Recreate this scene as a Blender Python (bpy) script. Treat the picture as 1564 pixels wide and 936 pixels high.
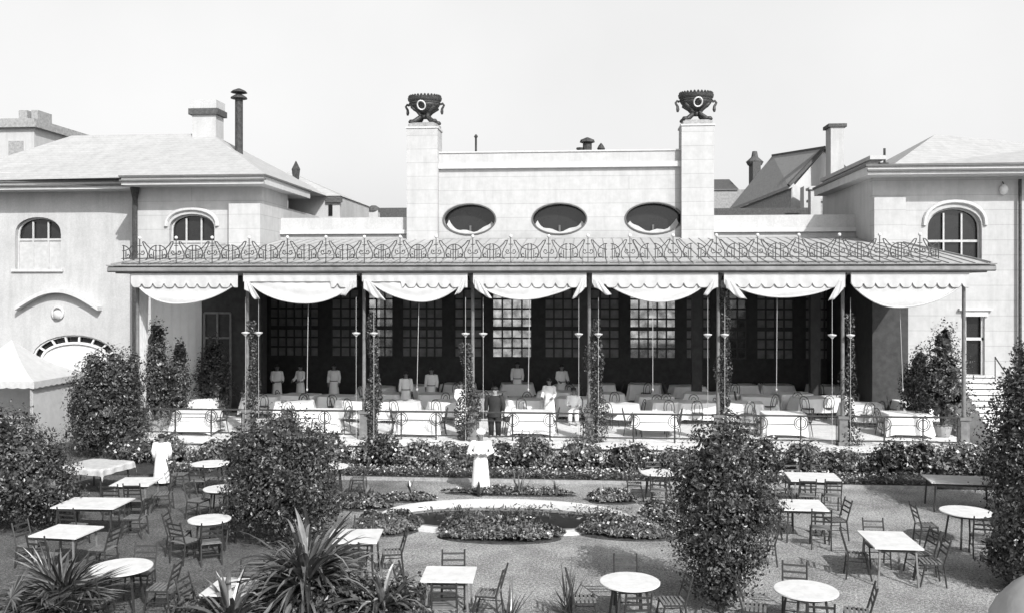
import bpy, bmesh, math, random
from math import sin, cos, pi, radians, sqrt, atan2
from mathutils import Vector, Matrix
random.seed(7)
for o in list(bpy.data.objects): bpy.data.objects.remove(o)
S = bpy.context.scene
C = S.collection

# ---------------------------------------------------------------- camera, sky, sun, exposure
FPX, HZ, CAMZ, YAW = 1400.0, 440.0, 5.6, radians(4.7)
cam_d = bpy.data.cameras.new('camera'); cam = bpy.data.objects.new('camera', cam_d); C.objects.link(cam)
cam.location = (0, 0, CAMZ); cam.rotation_euler = (pi/2, 0, YAW)
cam_d.sensor_width = 36; cam_d.lens = FPX/1564*36; cam_d.shift_y = -28/1564
cam_d.clip_start = .1; cam_d.clip_end = 3000
S.camera = cam
SUN = Vector((.5, -.86, .76)).normalized()
w = bpy.data.worlds.new('World'); S.world = w; w.use_nodes = True
nt = w.node_tree; bg = nt.nodes['Background']
sky = nt.nodes.new('ShaderNodeTexSky'); sky.sky_type = 'NISHITA'; sky.sun_disc = False
sky.sun_elevation = radians(37.4); sky.sun_rotation = atan2(.52, -.855)
sky.air_density = 1.0; sky.dust_density = 6.0; sky.altitude = 0
bw = nt.nodes.new('ShaderNodeRGBToBW')
nt.links.new(sky.outputs[0], bw.inputs[0])
# bright whitish haze low in the sky, fading upwards
tc = nt.nodes.new('ShaderNodeTexCoord'); sx = nt.nodes.new('ShaderNodeSeparateXYZ'); nt.links.new(tc.outputs['Generated'], sx.inputs[0])
mr = nt.nodes.new('ShaderNodeMapRange'); mr.interpolation_type = 'SMOOTHSTEP'
mr.inputs['From Min'].default_value = .3; mr.inputs['From Max'].default_value = .55; mr.inputs['To Min'].default_value = 6.2; mr.inputs['To Max'].default_value = .2
nt.links.new(sx.outputs[2], mr.inputs['Value'])
hz = nt.nodes.new('ShaderNodeTexNoise'); hz.inputs['Scale'].default_value = 2.2; hz.inputs['Detail'].default_value = 5; nt.links.new(tc.outputs['Generated'], hz.inputs['Vector'])
hm = nt.nodes.new('ShaderNodeMapRange'); hm.inputs['From Min'].default_value = .3; hm.inputs['From Max'].default_value = .7; hm.inputs['To Min'].default_value = .93; hm.inputs['To Max'].default_value = 1.05
nt.links.new(hz.outputs['Fac'], hm.inputs['Value'])
ad = nt.nodes.new('ShaderNodeMath'); ad.operation = 'ADD'; nt.links.new(bw.outputs[0], ad.inputs[0]); nt.links.new(mr.outputs[0], ad.inputs[1])
ml = nt.nodes.new('ShaderNodeMath'); ml.operation = 'MULTIPLY'; nt.links.new(ad.outputs[0], ml.inputs[0]); nt.links.new(hm.outputs[0], ml.inputs[1])
nt.links.new(ml.outputs[0], bg.inputs[0])
bg.inputs[1].default_value = 0.10
sl = bpy.data.lights.new('sun', 'SUN'); sl.energy = 4.4; sl.angle = radians(.6); sl.color = (1, .995, .985)
so = bpy.data.objects.new('sun', sl); C.objects.link(so); so.location = (20, -30, 40)
so.rotation_euler = (-SUN).to_track_quat('-Z', 'Y').to_euler()
S.view_settings.view_transform = 'Standard'; S.view_settings.look = 'None'
S.view_settings.exposure = 0.1; S.view_settings.gamma = 1.0; S.view_settings.use_curve_mapping = False
S.render.engine = 'CYCLES'

def ray(px, py):
    u = (px-782)/FPX
    return Vector((-sin(YAW)+u*cos(YAW), cos(YAW)+u*sin(YAW), (HZ-py)/FPX))
def onY(px, py, Y):
    d = ray(px, py); t = Y/d.y; return Vector((d.x*t, Y, CAMZ+d.z*t))
def onZ(px, py, Z=0.0):
    d = ray(px, py); t = (Z-CAMZ)/d.z; return Vector((d.x*t, d.y*t, Z))
def gx(px, Y): return onY(px, 440, Y).x
def gz(px, py, Y): return onY(px, py, Y).z

# ---------------------------------------------------------------- materials (a black and white world)
def mat(name, v, rough=.8, noise=.15, scale=8, island=0.0, spec=.3, bump=0, metal=0, transl=0, v2=None, detail=4, fine=0.0):
    m = bpy.data.materials.new(name); m.use_nodes = True; n = m.node_tree.nodes; l = m.node_tree.links
    b = n['Principled BSDF']; b.inputs['Roughness'].default_value = rough
    b.inputs['Specular IOR Level'].default_value = spec; b.inputs['Metallic'].default_value = metal
    geo = n.new('ShaderNodeNewGeometry')
    tx = n.new('ShaderNodeTexNoise'); tx.inputs['Scale'].default_value = scale; tx.inputs['Detail'].default_value = detail
    tx.inputs['Roughness'].default_value = .65
    l.new(geo.outputs['Position'], tx.inputs['Vector'])
    r = n.new('ShaderNodeMapRange'); r.inputs['From Min'].default_value = .3; r.inputs['From Max'].default_value = .7
    lo, hi = (v*(1-noise), v*(1+noise)) if v2 is None else (v, v2)
    r.inputs['To Min'].default_value = lo; r.inputs['To Max'].default_value = min(hi, .88)
    l.new(tx.outputs['Fac'], r.inputs['Value'])
    out = r.outputs[0]
    if fine:
        t2 = n.new('ShaderNodeTexNoise'); t2.inputs['Scale'].default_value = 22; t2.inputs['Detail'].default_value = 2
        l.new(geo.outputs['Position'], t2.inputs['Vector'])
        r2 = n.new('ShaderNodeMapRange'); r2.inputs['From Min'].default_value = .35; r2.inputs['From Max'].default_value = .65
        r2.inputs['To Min'].default_value = 1-fine; r2.inputs['To Max'].default_value = 1+fine
        l.new(t2.outputs['Fac'], r2.inputs['Value'])
        mm = n.new('ShaderNodeMath'); mm.operation = 'MULTIPLY'; l.new(out, mm.inputs[0]); l.new(r2.outputs[0], mm.inputs[1]); out = mm.outputs[0]
    if name in ('plaster', 'trim', 'pale_roof', 'white_paint'):
        mp = n.new('ShaderNodeMapping'); mp.inputs['Scale'].default_value = (3.2, 3.2, .35) if name != 'white_paint' else (6, 6, 6); l.new(geo.outputs['Position'], mp.inputs['Vector'])
        t4 = n.new('ShaderNodeTexNoise'); t4.inputs['Scale'].default_value = 1.0; t4.inputs['Detail'].default_value = 7; t4.inputs['Roughness'].default_value = .7; l.new(mp.outputs[0], t4.inputs['Vector'])
        r4 = n.new('ShaderNodeMapRange'); r4.inputs[1].default_value = .32; r4.inputs[2].default_value = .55; r4.inputs[3].default_value = .9; r4.inputs[4].default_value = 1.03; l.new(t4.outputs['Fac'], r4.inputs[0])
        mm = n.new('ShaderNodeMath'); mm.operation = 'MULTIPLY'; l.new(out, mm.inputs[0]); l.new(r4.outputs[0], mm.inputs[1]); out = mm.outputs[0]
    if island:
        r3 = n.new('ShaderNodeMapRange'); r3.inputs['To Min'].default_value = 1-island; r3.inputs['To Max'].default_value = 1+island*1.6
        l.new(geo.outputs['Random Per Island'], r3.inputs['Value'])
        mm = n.new('ShaderNodeMath'); mm.operation = 'MULTIPLY'; l.new(out, mm.inputs[0]); l.new(r3.outputs[0], mm.inputs[1]); out = mm.outputs[0]
    l.new(out, b.inputs['Base Color'])
    if bump:
        bp = n.new('ShaderNodeBump'); bp.inputs['Strength'].default_value = bump; bp.inputs['Distance'].default_value = .02
        l.new(tx.outputs['Fac'], bp.inputs['Height']); l.new(bp.outputs[0], b.inputs['Normal'])
    if transl:
        tr = n.new('ShaderNodeBsdfTranslucent'); l.new(out, tr.inputs['Color'])
        mx = n.new('ShaderNodeMixShader'); mx.inputs[0].default_value = transl
        l.new(b.outputs[0], mx.inputs[1]); l.new(tr.outputs[0], mx.inputs[2])
        l.new(mx.outputs[0], n['Material Output'].inputs['Surface'])
    return m
def brick_mat(name, v, mortar, bw_, bh):
    m = bpy.data.materials.new(name); m.use_nodes = True; n = m.node_tree.nodes; l = m.node_tree.links
    b = n['Principled BSDF']; b.inputs['Roughness'].default_value = .85; b.inputs['Specular IOR Level'].default_value = .2
    geo = n.new('ShaderNodeNewGeometry'); sp = n.new('ShaderNodeSeparateXYZ'); cb = n.new('ShaderNodeCombineXYZ')
    ad = n.new('ShaderNodeMath'); l.new(geo.outputs['Position'], sp.inputs[0]); l.new(sp.outputs[0], ad.inputs[0]); l.new(sp.outputs[1], ad.inputs[1])
    l.new(ad.outputs[0], cb.inputs[0]); l.new(sp.outputs[2], cb.inputs[1])
    br = n.new('ShaderNodeTexBrick'); br.inputs['Scale'].default_value = 1; br.inputs['Brick Width'].default_value = bw_
    br.inputs['Row Height'].default_value = bh; br.inputs['Mortar Size'].default_value = .007; br.inputs['Mortar Smooth'].default_value = .2
    br.inputs['Color1'].default_value = (v, v, v, 1); br.inputs['Color2'].default_value = (v*.96, v*.96, v*.96, 1)
    br.inputs['Mortar'].default_value = (mortar, mortar, mortar, 1); l.new(cb.outputs[0], br.inputs['Vector'])
    tx = n.new('ShaderNodeTexNoise'); tx.inputs['Scale'].default_value = 3; tx.inputs['Detail'].default_value = 8; tx.inputs['Roughness'].default_value = .7
    l.new(geo.outputs['Position'], tx.inputs['Vector'])
    r = n.new('ShaderNodeMapRange'); r.inputs['From Min'].default_value = .3; r.inputs['From Max'].default_value = .7
    r.inputs['To Min'].default_value = .88; r.inputs['To Max'].default_value = 1.06; l.new(tx.outputs['Fac'], r.inputs['Value'])
    mp = n.new('ShaderNodeMapping'); mp.inputs['Scale'].default_value = (2.6, 2.6, .3); l.new(geo.outputs['Position'], mp.inputs['Vector'])
    t4 = n.new('ShaderNodeTexNoise'); t4.inputs['Scale'].default_value = 1.0; t4.inputs['Detail'].default_value = 7; t4.inputs['Roughness'].default_value = .72; l.new(mp.outputs[0], t4.inputs['Vector'])
    r4 = n.new('ShaderNodeMapRange'); r4.inputs[1].default_value = .32; r4.inputs[2].default_value = .56; r4.inputs[3].default_value = .9; r4.inputs[4].default_value = 1.03; l.new(t4.outputs['Fac'], r4.inputs[0])
    mq = n.new('ShaderNodeMath'); mq.operation = 'MULTIPLY'; l.new(r.outputs[0], mq.inputs[0]); l.new(r4.outputs[0], mq.inputs[1])
    mx = n.new('ShaderNodeVectorMath'); mx.operation = 'SCALE'; l.new(br.outputs['Color'], mx.inputs[0]); l.new(mq.outputs[0], mx.inputs['Scale'])
    l.new(mx.outputs[0], b.inputs['Base Color'])
    return m
M = dict(
    plaster=mat('plaster', .45, .9, .10, .9, fine=.06, detail=8),
    ashlar=brick_mat('ashlar', .46, .26, 40, .57),
    trim=mat('trim', .52, .8, .05, 4),
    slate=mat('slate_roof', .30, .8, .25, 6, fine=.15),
    dark_slate=mat('dark_slate', .085, .8, .3, 8, fine=.2),
    pale_roof=brick_mat('pale_roof', .42, .33, .5, .13),
    zinc=mat('zinc_roof', .42, .6, .12, 2, detail=8, fine=.06),
    rib=mat('roof_rib', .30, .6, .2, 5),
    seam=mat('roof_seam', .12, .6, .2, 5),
    fascia=mat('fascia_paint', .20, .6, .3, 3, detail=6),
    iron=mat('wrought_iron', .05, .5, .3, 10, metal=0),
    col=mat('column_paint', .17, .5, .25, 6),
    cord=mat('white_cord', .42, .7, .05, 5),
    canvas=mat('canvas', .61, .9, .09, 4, transl=.2, bump=.5, detail=6),
    cloth=mat('table_linen', .86, .9, .05, 5, transl=.12, bump=.35, detail=6),
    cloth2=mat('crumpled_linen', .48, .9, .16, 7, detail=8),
    white=mat('white_paint', .66, .6, .10, 5, detail=8),
    wood=mat('chair_wood', .035, .5, .3, 12, spec=.5),
    wood2=mat('pale_slats', .17, .55, .3, 12, spec=.5),
    bent=mat('bentwood', .035, .35, .3, 12, spec=.5),
    dimpane=mat('frosted_pane', .22, .4, .3, 3),
    canvas2=mat('thin_canvas', .86, .9, .06, 5, transl=.4, bump=.3),
    darkwall=mat('dark_wood_and_shade', .045, .6, .3, 4),  # dark wood of the hall; also paints shade on the end walls
    ceil=mat('ceiling_boards', .5, .7, .2, 4),
    floor=mat('floor_tiles', .68, .7, .15, 4, fine=.08),
    glass=mat('dark_glass', .018, .12, .2, 3, spec=.6),
    blind=mat('window_blind', .46, .8, .12, 5),
    pipe=mat('iron_pipe', .05, .7, .5, 9, fine=.2),
    bronze=mat('cast_bronze', .045, .5, .5, 14, fine=.4),
    skin=mat('skin', .17, .6, .15, 10),
    skin2=mat('light_skin', .30, .6, .1, 10),
    hair=mat('hair', .02, .6, .2, 10),
    gown=mat('white_gown', .84, .9, .05, 9),
    suit=mat('dark_suit', .03, .8, .2, 10),
    leaf=mat('leaf', .040, .38, .45, 2.2, island=.85, spec=.7, transl=.08),
    leaf2=mat('leaf_pale', .085, .45, .5, 3, island=.85, spec=.6, transl=.12),
    vine=mat('vine_leaf', .04, .4, .4, 3, island=.8, spec=.6),
    blade=mat('palm_blade', .075, .3, .4, 4, island=.85, spec=.8, transl=.1),
    flower=mat('pale_flower', .42, .8, .25, 5, island=.35),
    bark=mat('bark', .06, .9, .4, 14, bump=.5),
    soil=mat('soil', .045, .95, .4, 7, fine=.4),
    kerb=mat('pool_kerb', .62, .8, .09, 5, detail=6, fine=.05),
    pot=mat('white_pot', .3, .7, .15, 6),
    scree=mat('scree', .3, .9, .3, 5),
)
# ground: pale trodden gravel, darker turf to the left
def ground_mat():
    m = bpy.data.materials.new('garden_gravel'); m.use_nodes = True; n = m.node_tree.nodes; l = m.node_tree.links
    b = n['Principled BSDF']; b.inputs['Roughness'].default_value = .95; b.inputs['Specular IOR Level'].default_value = .1
    geo = n.new('ShaderNodeNewGeometry')
    def noise(s, d, r=.6):
        t = n.new('ShaderNodeTexNoise'); t.inputs['Scale'].default_value = s; t.inputs['Detail'].default_value = d; t.inputs['Roughness'].default_value = r
        l.new(geo.outputs['Position'], t.inputs['Vector']); return t.outputs['Fac']
    def rng(x, a, b_, c, d):
        r = n.new('ShaderNodeMapRange'); r.inputs[1].default_value = a; r.inputs[2].default_value = b_; r.inputs[3].default_value = c; r.inputs[4].default_value = d
        l.new(x, r.inputs[0]); return r.outputs[0]
    def mth(op, a, b_):
        k = n.new('ShaderNodeMath'); k.operation = op
        for i, q in enumerate((a, b_)):
            if isinstance(q, float): k.inputs[i].default_value = q
            else: l.new(q, k.inputs[i])
        return k.outputs[0]
    sp = n.new('ShaderNodeSeparateXYZ'); l.new(geo.outputs['Position'], sp.inputs[0])
    edge = mth('ADD', sp.outputs[0], mth('MULTIPLY', noise(.5, 5), 5.0))
    turf = rng(edge, -2.0, -4.2, 0, 1)                 # 1 = turf, to the left
    fine = rng(noise(19, 4, .85), .40, .60, .5, 1.45); fine2 = rng(noise(60, 1), .42, .58, .6, 1.4)
    big = rng(noise(.8, 8, .7), .32, .68, .66, 1.3)
    base = mth('ADD', .36, mth('MULTIPLY', turf, -.215))
    out = mth('MULTIPLY', mth('MULTIPLY', base, big), mth('MULTIPLY', fine, fine2))
    out = mth('MINIMUM', out, .72); l.new(out, b.inputs['Base Color'])
    bp = n.new('ShaderNodeBump'); bp.inputs['Strength'].default_value = .6; bp.inputs['Distance'].default_value = .03
    l.new(fine, bp.inputs['Height']); l.new(bp.outputs[0], b.inputs['Normal'])
    return m
M['ground'] = ground_mat()
def water_mat():
    m = mat('pool_water', .02, .45, .3, 3, spec=.15); return m
M['water'] = water_mat()
def pane_mat():
    m = bpy.data.materials.new('window_glass'); m.use_nodes = True; n = m.node_tree.nodes; l = m.node_tree.links
    t = n.new('ShaderNodeBsdfTransparent'); g = n.new('ShaderNodeBsdfGlossy'); g.inputs['Roughness'].default_value = .05
    tx = n.new('ShaderNodeTexNoise'); tx.inputs['Scale'].default_value = 2.5
    geo = n.new('ShaderNodeNewGeometry'); l.new(geo.outputs['Position'], tx.inputs['Vector'])
    r = n.new('ShaderNodeMapRange'); r.inputs[1].default_value = .3; r.inputs[2].default_value = .7; r.inputs[3].default_value = .45; r.inputs[4].default_value = .95
    l.new(tx.outputs['Fac'], r.inputs[0]); l.new(r.outputs[0], t.inputs['Color'])
    mx = n.new('ShaderNodeMixShader'); mx.inputs[0].default_value = .06
    l.new(t.outputs[0], mx.inputs[1]); l.new(g.outputs[0], mx.inputs[2]); l.new(mx.outputs[0], n['Material Output'].inputs['Surface'])
    return m
M['pane'] = pane_mat()

# ---------------------------------------------------------------- mesh builder
def wloc(o):
    v = Vector((0, 0, 0))
    while o is not None: v = v+o.location; o = o.parent
    return v
class MB:
    def __init__(s): s.v = []; s.f = []
    def add(s, vs, fs):
        k = len(s.v); s.v += [tuple(p) for p in vs]; s.f += [tuple(k+i for i in f) for f in fs]; return s
    def box(s, a, b):
        x0, y0, z0 = a; x1, y1, z1 = b
        return s.add([(x0,y0,z0),(x1,y0,z0),(x1,y1,z0),(x0,y1,z0),(x0,y0,z1),(x1,y0,z1),(x1,y1,z1),(x0,y1,z1)],
                     [(0,3,2,1),(4,5,6,7),(0,1,5,4),(1,2,6,5),(2,3,7,6),(3,0,4,7)])
    def cbox(s, c, sz, rz=0, rx=0):
        hx, hy, hz = sz[0]/2, sz[1]/2, sz[2]/2
        R = Matrix.Rotation(rz, 3, 'Z') @ Matrix.Rotation(rx, 3, 'X'); c = Vector(c)
        vs = [c+R @ Vector(p) for p in [(-hx,-hy,-hz),(hx,-hy,-hz),(hx,hy,-hz),(-hx,hy,-hz),(-hx,-hy,hz),(hx,-hy,hz),(hx,hy,hz),(-hx,hy,hz)]]
        return s.add(vs, [(0,3,2,1),(4,5,6,7),(0,1,5,4),(1,2,6,5),(2,3,7,6),(3,0,4,7)])
    def bar(s, p, q, r, n=5, r2=None):
        return s.tube([p, q], [r, r if r2 is None else r2], n)
    def tube(s, pts, rad, n=5, closed=False):
        pts = [Vector(p) for p in pts]; N = len(pts)
        if not isinstance(rad, (list, tuple)): rad = [rad]*N
        vs = []; prev = None
        for i, p in enumerate(pts):
            if closed: d = pts[(i+1) % N]-pts[i-1]
            else: d = pts[min(i+1, N-1)]-pts[max(i-1, 0)]
            d = d.normalized() if d.length > 1e-9 else Vector((0, 0, 1))
            if prev is None:
                a = Vector((0, 0, 1)) if abs(d.z) < .9 else Vector((1, 0, 0)); u = d.cross(a).normalized()
            else:
                u = prev-d*prev.dot(d); u = u.normalized() if u.length > 1e-6 else prev
            prev = u; w_ = d.cross(u)
            for k in range(n):
                t = 2*pi*k/n+pi/n; vs.append(p+(u*cos(t)+w_*sin(t))*rad[i])
        fs = []
        for i in range(N if closed else N-1):
            j = (i+1) % N
            for k in range(n): fs.append((i*n+k, i*n+(k+1) % n, j*n+(k+1) % n, j*n+k))
        if not closed: fs += [tuple(reversed(range(n))), tuple((N-1)*n+k for k in range(n))]
        return s.add(vs, fs)
    def lathe(s, prof, c=(0,0,0), n=16, ell=(1,1), cap=True):
        vs = []; N = len(prof)
        for r, z in prof:
            for k in range(n): vs.append((c[0]+r*ell[0]*cos(2*pi*k/n), c[1]+r*ell[1]*sin(2*pi*k/n), c[2]+z))
        fs = [(i*n+k, i*n+(k+1) % n, (i+1)*n+(k+1) % n, (i+1)*n+k) for i in range(N-1) for k in range(n)]
        if cap: fs += [tuple(reversed(range(n))), tuple((N-1)*n+k for k in range(n))]
        return s.add(vs, fs)
    def prism(s, outline, axis, a, b):
        """outline: 2D points; extruded along axis 'y' (x,z outline), 'x' (y,z) or 'z' (x,y)"""
        f = {'y': lambda p, t: (p[0], t, p[1]), 'x': lambda p, t: (t, p[0], p[1]), 'z': lambda p, t: (p[0], p[1], t)}[axis]
        n = len(outline)
        vs = [f(p, a) for p in outline]+[f(p, b) for p in outline]
        fs = [tuple(range(n)), tuple(reversed(range(n, 2*n)))]+[(i, i+n, (i+1) % n+n, (i+1) % n) for i in range(n)]
        return s.add(vs, fs)
    def grid(s, fn, nu, nv, thick=None):
        vs = [fn(i/nu, j/nv) for i in range(nu+1) for j in range(nv+1)]
        fs = [(i*(nv+1)+j, (i+1)*(nv+1)+j, (i+1)*(nv+1)+j+1, i*(nv+1)+j+1) for i in range(nu) for j in range(nv)]
        return s.add(vs, fs)
    def leaves(s, pts, size, up=.3, seed=0, asp=.55):
        rnd = random.Random(seed)
        V, F = s.v, s.f
        for p, nrm in pts:
            z = rnd.uniform(-1, 1); a = rnd.uniform(0, 2*pi); q = sqrt(1-z*z)
            d = Vector((q*cos(a), q*sin(a), z))
            nn = (Vector(nrm)*.9+Vector((rnd.gauss(0, .6), rnd.gauss(0, .6), rnd.gauss(up, .6))))
            if nn.length < 1e-3: nn = Vector((0, 0, 1))
            nn.normalize(); d = d-nn*d.dot(nn)
            if d.length < 1e-3: continue
            d.normalize(); e = nn.cross(d); L = size*rnd.uniform(.6, 1.35); Wd = L*asp
            k = len(V); p = Vector(p)
            V += [tuple(p-d*L*.5), tuple(p+e*Wd*.5+nn*L*.06), tuple(p+d*L*.5), tuple(p-e*Wd*.5+nn*L*.06)]
            F.append((k, k+1, k+2, k+3))
        return s
    def build(s, name, m, parent=None, origin=None, smooth=False, solid=0):
        if origin is None and parent is None:
            xs = [p[0] for p in s.v]; ys = [p[1] for p in s.v]; zs = [p[2] for p in s.v]
            origin = Vector(((min(xs)+max(xs))/2, (min(ys)+max(ys))/2, min(zs)))
        O = wloc(parent) if parent is not None else Vector(origin)
        me = bpy.data.meshes.new(name); me.from_pydata([(p[0]-O.x, p[1]-O.y, p[2]-O.z) for p in s.v], [], s.f)
        me.materials.append(m)
        if smooth:
            for p in me.polygons: p.use_smooth = True
        me.update()
        o = bpy.data.objects.new(name, me); C.objects.link(o)
        if parent is not None: o.parent = parent
        else: o.location = O
        if solid:
            md = o.modifiers.new('solid', 'SOLIDIFY'); md.thickness = solid; md.offset = 0
        return o
def tag(o, label=None, cat=None, group=None, kind=None):
    if label: o['label'] = label
    if cat: o['category'] = cat
    if group: o['group'] = group
    if kind: o['kind'] = kind
    return o
def thing(name, label, cat, loc=(0,0,0), rz=0, group=None):
    o = bpy.data.objects.new(name, None); C.objects.link(o); o.empty_display_size = .3
    o.location = Vector(loc); o.rotation_euler = (0, 0, rz); return tag(o, label, cat, group)
KIDS = {}
def kids(o):
    return [c for c in bpy.data.objects if c.parent == o]
def proto_tree(o): return (o, [(c, kids(c)) for c in kids(o)])
def dup(tree, loc, rz, label, group=None):
    root, ch = tree
    r = root.copy(); C.objects.link(r); r.location = loc; r.rotation_euler = (0, 0, rz); r['label'] = label
    if group: r['group'] = group
    for c, gs in ch:
        k = c.copy(); C.objects.link(k); k.parent = r
        for g in gs:
            h = g.copy(); C.objects.link(h); h.parent = k
    return r
class Placer:
    def __init__(s, make): s.make = make; s.tree = None
    def __call__(s, loc, rz, label, group=None, scale=None):
        if s.tree is None:
            r = s.make(); s.tree = proto_tree(r); r.location = loc; r.rotation_euler = (0, 0, rz); r['label'] = label
            if group: r['group'] = group
        else: r = dup(s.tree, loc, rz, label, group)
        if scale: r.scale = scale
        return r

# ---------------------------------------------------------------- wall with openings
def curve_pts(o, n=14):
    """o = (xc, w, zb, zs, kind): returns lower curve, upper curve, each left->right"""
    xc, w_, zb, zt, kind = o[:5]
    xs = [xc-w_/2+w_*i/n for i in range(n+1)]
    if kind == 'rect': return [(xs[0], zb), (xs[-1], zb)], [(xs[0], zt), (xs[-1], zt)]
    if kind == 'oval':
        zm = (zb+zt)/2; h = (zt-zb)/2
        ang = [pi-pi*i/n for i in range(n+1)]
        return [(xc+w_/2*cos(a), zm-h*sin(a)) for a in ang], [(xc+w_/2*cos(a), zm+h*sin(a)) for a in ang]
    rise = o[5]; ang = [pi-pi*i/n for i in range(n+1)]
    return [(xs[0], zb), (xs[-1], zb)], [(xc+w_/2*cos(a), zt-rise+rise*sin(a)**.8) for a in ang]
def wall(mb, x0, x1, z0, z1, yf, th, ops):
    ops = sorted(ops, key=lambda o: o[0]); x = x0
    for o in ops:
        xl, xr = o[0]-o[1]/2, o[0]+o[1]/2
        mb.box((x, yf, z0), (xl, yf+th, z1))
        lo, up = curve_pts(o)
        mb.prism([(xl, z0), (xr, z0)]+list(reversed(lo)), 'y', yf, yf+th)
        mb.prism(list(up)+[(xr, z1), (xl, z1)], 'y', yf, yf+th)
        x = xr
    mb.box((x, yf, z0), (x1, yf+th, z1))
def ring_outline(o, grow, n=14):
    lo, up = curve_pts(o, n); return lo, up

# ================================================================= SETTING
g = MB(); g.grid(lambda u, v: (-300+600*u, -40+600*v, 0), 4, 4)
tag(g.build('ground', M['ground'], origin=(0, 0, 0)), kind='structure')

# veranda geometry
YV = 30.0; COLPX = [210, 378, 556, 722, 900, 1097, 1287, 1472]
CX = [gx(p, YV) for p in COLPX]
XL, XR = CX[0]-.55, CX[-1]+.55
FZ = .6                      # veranda floor
YB = 38.0                    # upper walls
YR = 42.6                    # rear wall of hall
EV = 6.08; ET = 6.36
HX0, HX1 = gx(400, 36), gx(1333, 36); HL = gx(408, YR)

# ---- hall with the oval windows
hall = thing('dining_hall', 'white central hall with two tall piers and three oval windows above the veranda', 'building', (-1, YB, 0))
px0, px1 = gx(622, YB), gx(1090, YB)
PW = gx(669, YB)-px0
ztop = gz(850, 231, YB)
YW = YB+.28
ops = []
for a, b in ((677, 757), (813, 896), (955, 1042)):
    xa, xb = gx(a, YW), gx(b, YW); ops.append(((xa+xb)/2, xb-xa, gz(850, 358, YW), gz(850, 311, YW), 'oval'))
mb = MB(); xw1 = px1-PW
wall(mb, px0+PW, xw1, EV+.25, ztop, YW, .5, ops); mb.build('front_wall', M['ashlar'], hall)
mb = MB(); mb.box((px0, YB+.8, EV+.25), (px0+PW, YR+.3, ztop)); mb.box((xw1, YB+.8, EV+.25), (px1, YR+.3, ztop))
mb.box((px0+PW, YR, EV+.25), (xw1, YR+.3, ztop)); mb.build('side_wall', M['plaster'], hall)
MB().box((px0+PW, YW+.5, ztop-.6), (xw1, YR, ztop-.5)).build('roof', M['dark_slate'], hall)
MB().box((px0+PW, YW-.16, gz(850, 257, YW)), (xw1, YW, gz(850, 249, YW))).build('cornice', M['trim'], hall)
MB().box((px0+PW, YW-.05, ztop), (xw1, YW+.55, ztop+.06)).build('coping', M['trim'], hall)
piertop = []
for i, (xa, ty) in enumerate(((px0, 197), (xw1, 193))):
    zt = gz(650 if i == 0 else 1065, ty, YB); piertop.append((xa+PW/2, YB+PW*.4, zt))
    p = MB().box((xa, YB-.12, EV+.25), (xa+PW, YB+PW*.8, zt)).build('pier', M['ashlar'], hall)
    MB().box((xa-.04, YB-.16, zt), (xa+PW+.04, YB+PW*.8+.04, zt+.07)).build('cap', M['trim'], p)
for o in ops:
    lo, up = curve_pts(o, 20)
    ol = [(x, YW-.02, z) for x, z in lo]+[(x, YW-.02, z) for x, z in reversed(up[1:-1])]
    fr = MB().tube(ol, .035, 5, closed=True).build('window', M['seam'], hall)
    q = MB(); pts = [(x, z) for x, z in lo]+[(x, z) for x, z in reversed(up[1:-1])]
    q.prism([(o[0]+(x-o[0])*1.02, z) for x, z in pts], 'y', YW+.44, YW+.46); q.build('pane', M['glass'], fr)
    lo2 = [(o[0]+(x-o[0])*.86, z+.16+.05*sin(x*7)) for x, z in lo][2:-2]
    MB().prism([(o[0]+(x-o[0])*.95, z) for x, z in lo][2:-2]+list(reversed(lo2)), 'y', YW+.3, YW+.33).build('lit_crescent', M['blind'], fr)  # pale upright crescent painting the sunlit bottom of the oval opening
    zc = (o[2]+o[3])/2; MB().box((o[0]-.04, YW+.34, o[2]+.02), (o[0]+.04, YW+.4, o[2]+.4)).build('catch', M['seam'], fr)
# low blocks either side
YL = YB+.3; zl = gz(500, 333, YL)
for a, b in ((HX0-.0, px0), (px1, HX1)):
    MB().box((a, YL, EV+.25), (b, YL+.4, zl)).build('parapet_wall', M['plaster'], hall)
    MB().box((a, YL-.14, gz(500, 358, YL)), (b, YL, gz(500, 352, YL))).build('cornice', M['trim'], hall)
    MB().box((a, YL+.4, zl-.7), (b, YR+.3, zl-.6)).build('roof', M['dark_slate'], hall)
# lower hall: rear wall with gridded windows, ceiling
WIN = [(412, 486, 'd'), (506, 548, 'd'), (562, 600, 'b'), (614, 676, 'd'), (694, 736, 'd'), (752, 812, 'b'), (832, 888, 'd'), (902, 946, 'd'), (962, 1032, 'b'), (1048, 1086, 'd'), (1100, 1140, 'b'), (1156, 1212, 'd'), (1230, 1290, 'd')]
wops = []
for a, b, k in WIN:
    xa, xb = gx(a, YR), gx(b, YR); wops.append(((xa+xb)/2, xb-xa, gz(780, 546, YR), gz(780, 440, YR)+.4, 'rect'))
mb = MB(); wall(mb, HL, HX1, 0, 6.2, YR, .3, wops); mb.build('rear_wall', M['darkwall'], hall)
MB().box((HX0, YR+.31, 6.2), (HX1, YR+.33, zl-.7)).build('rear_wall', M['plaster'], hall)
MB().box((HL-.3, YB+.2, 6.16), (HX1, YR, 6.24)).build('ceiling', M['ceil'], hall)
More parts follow.
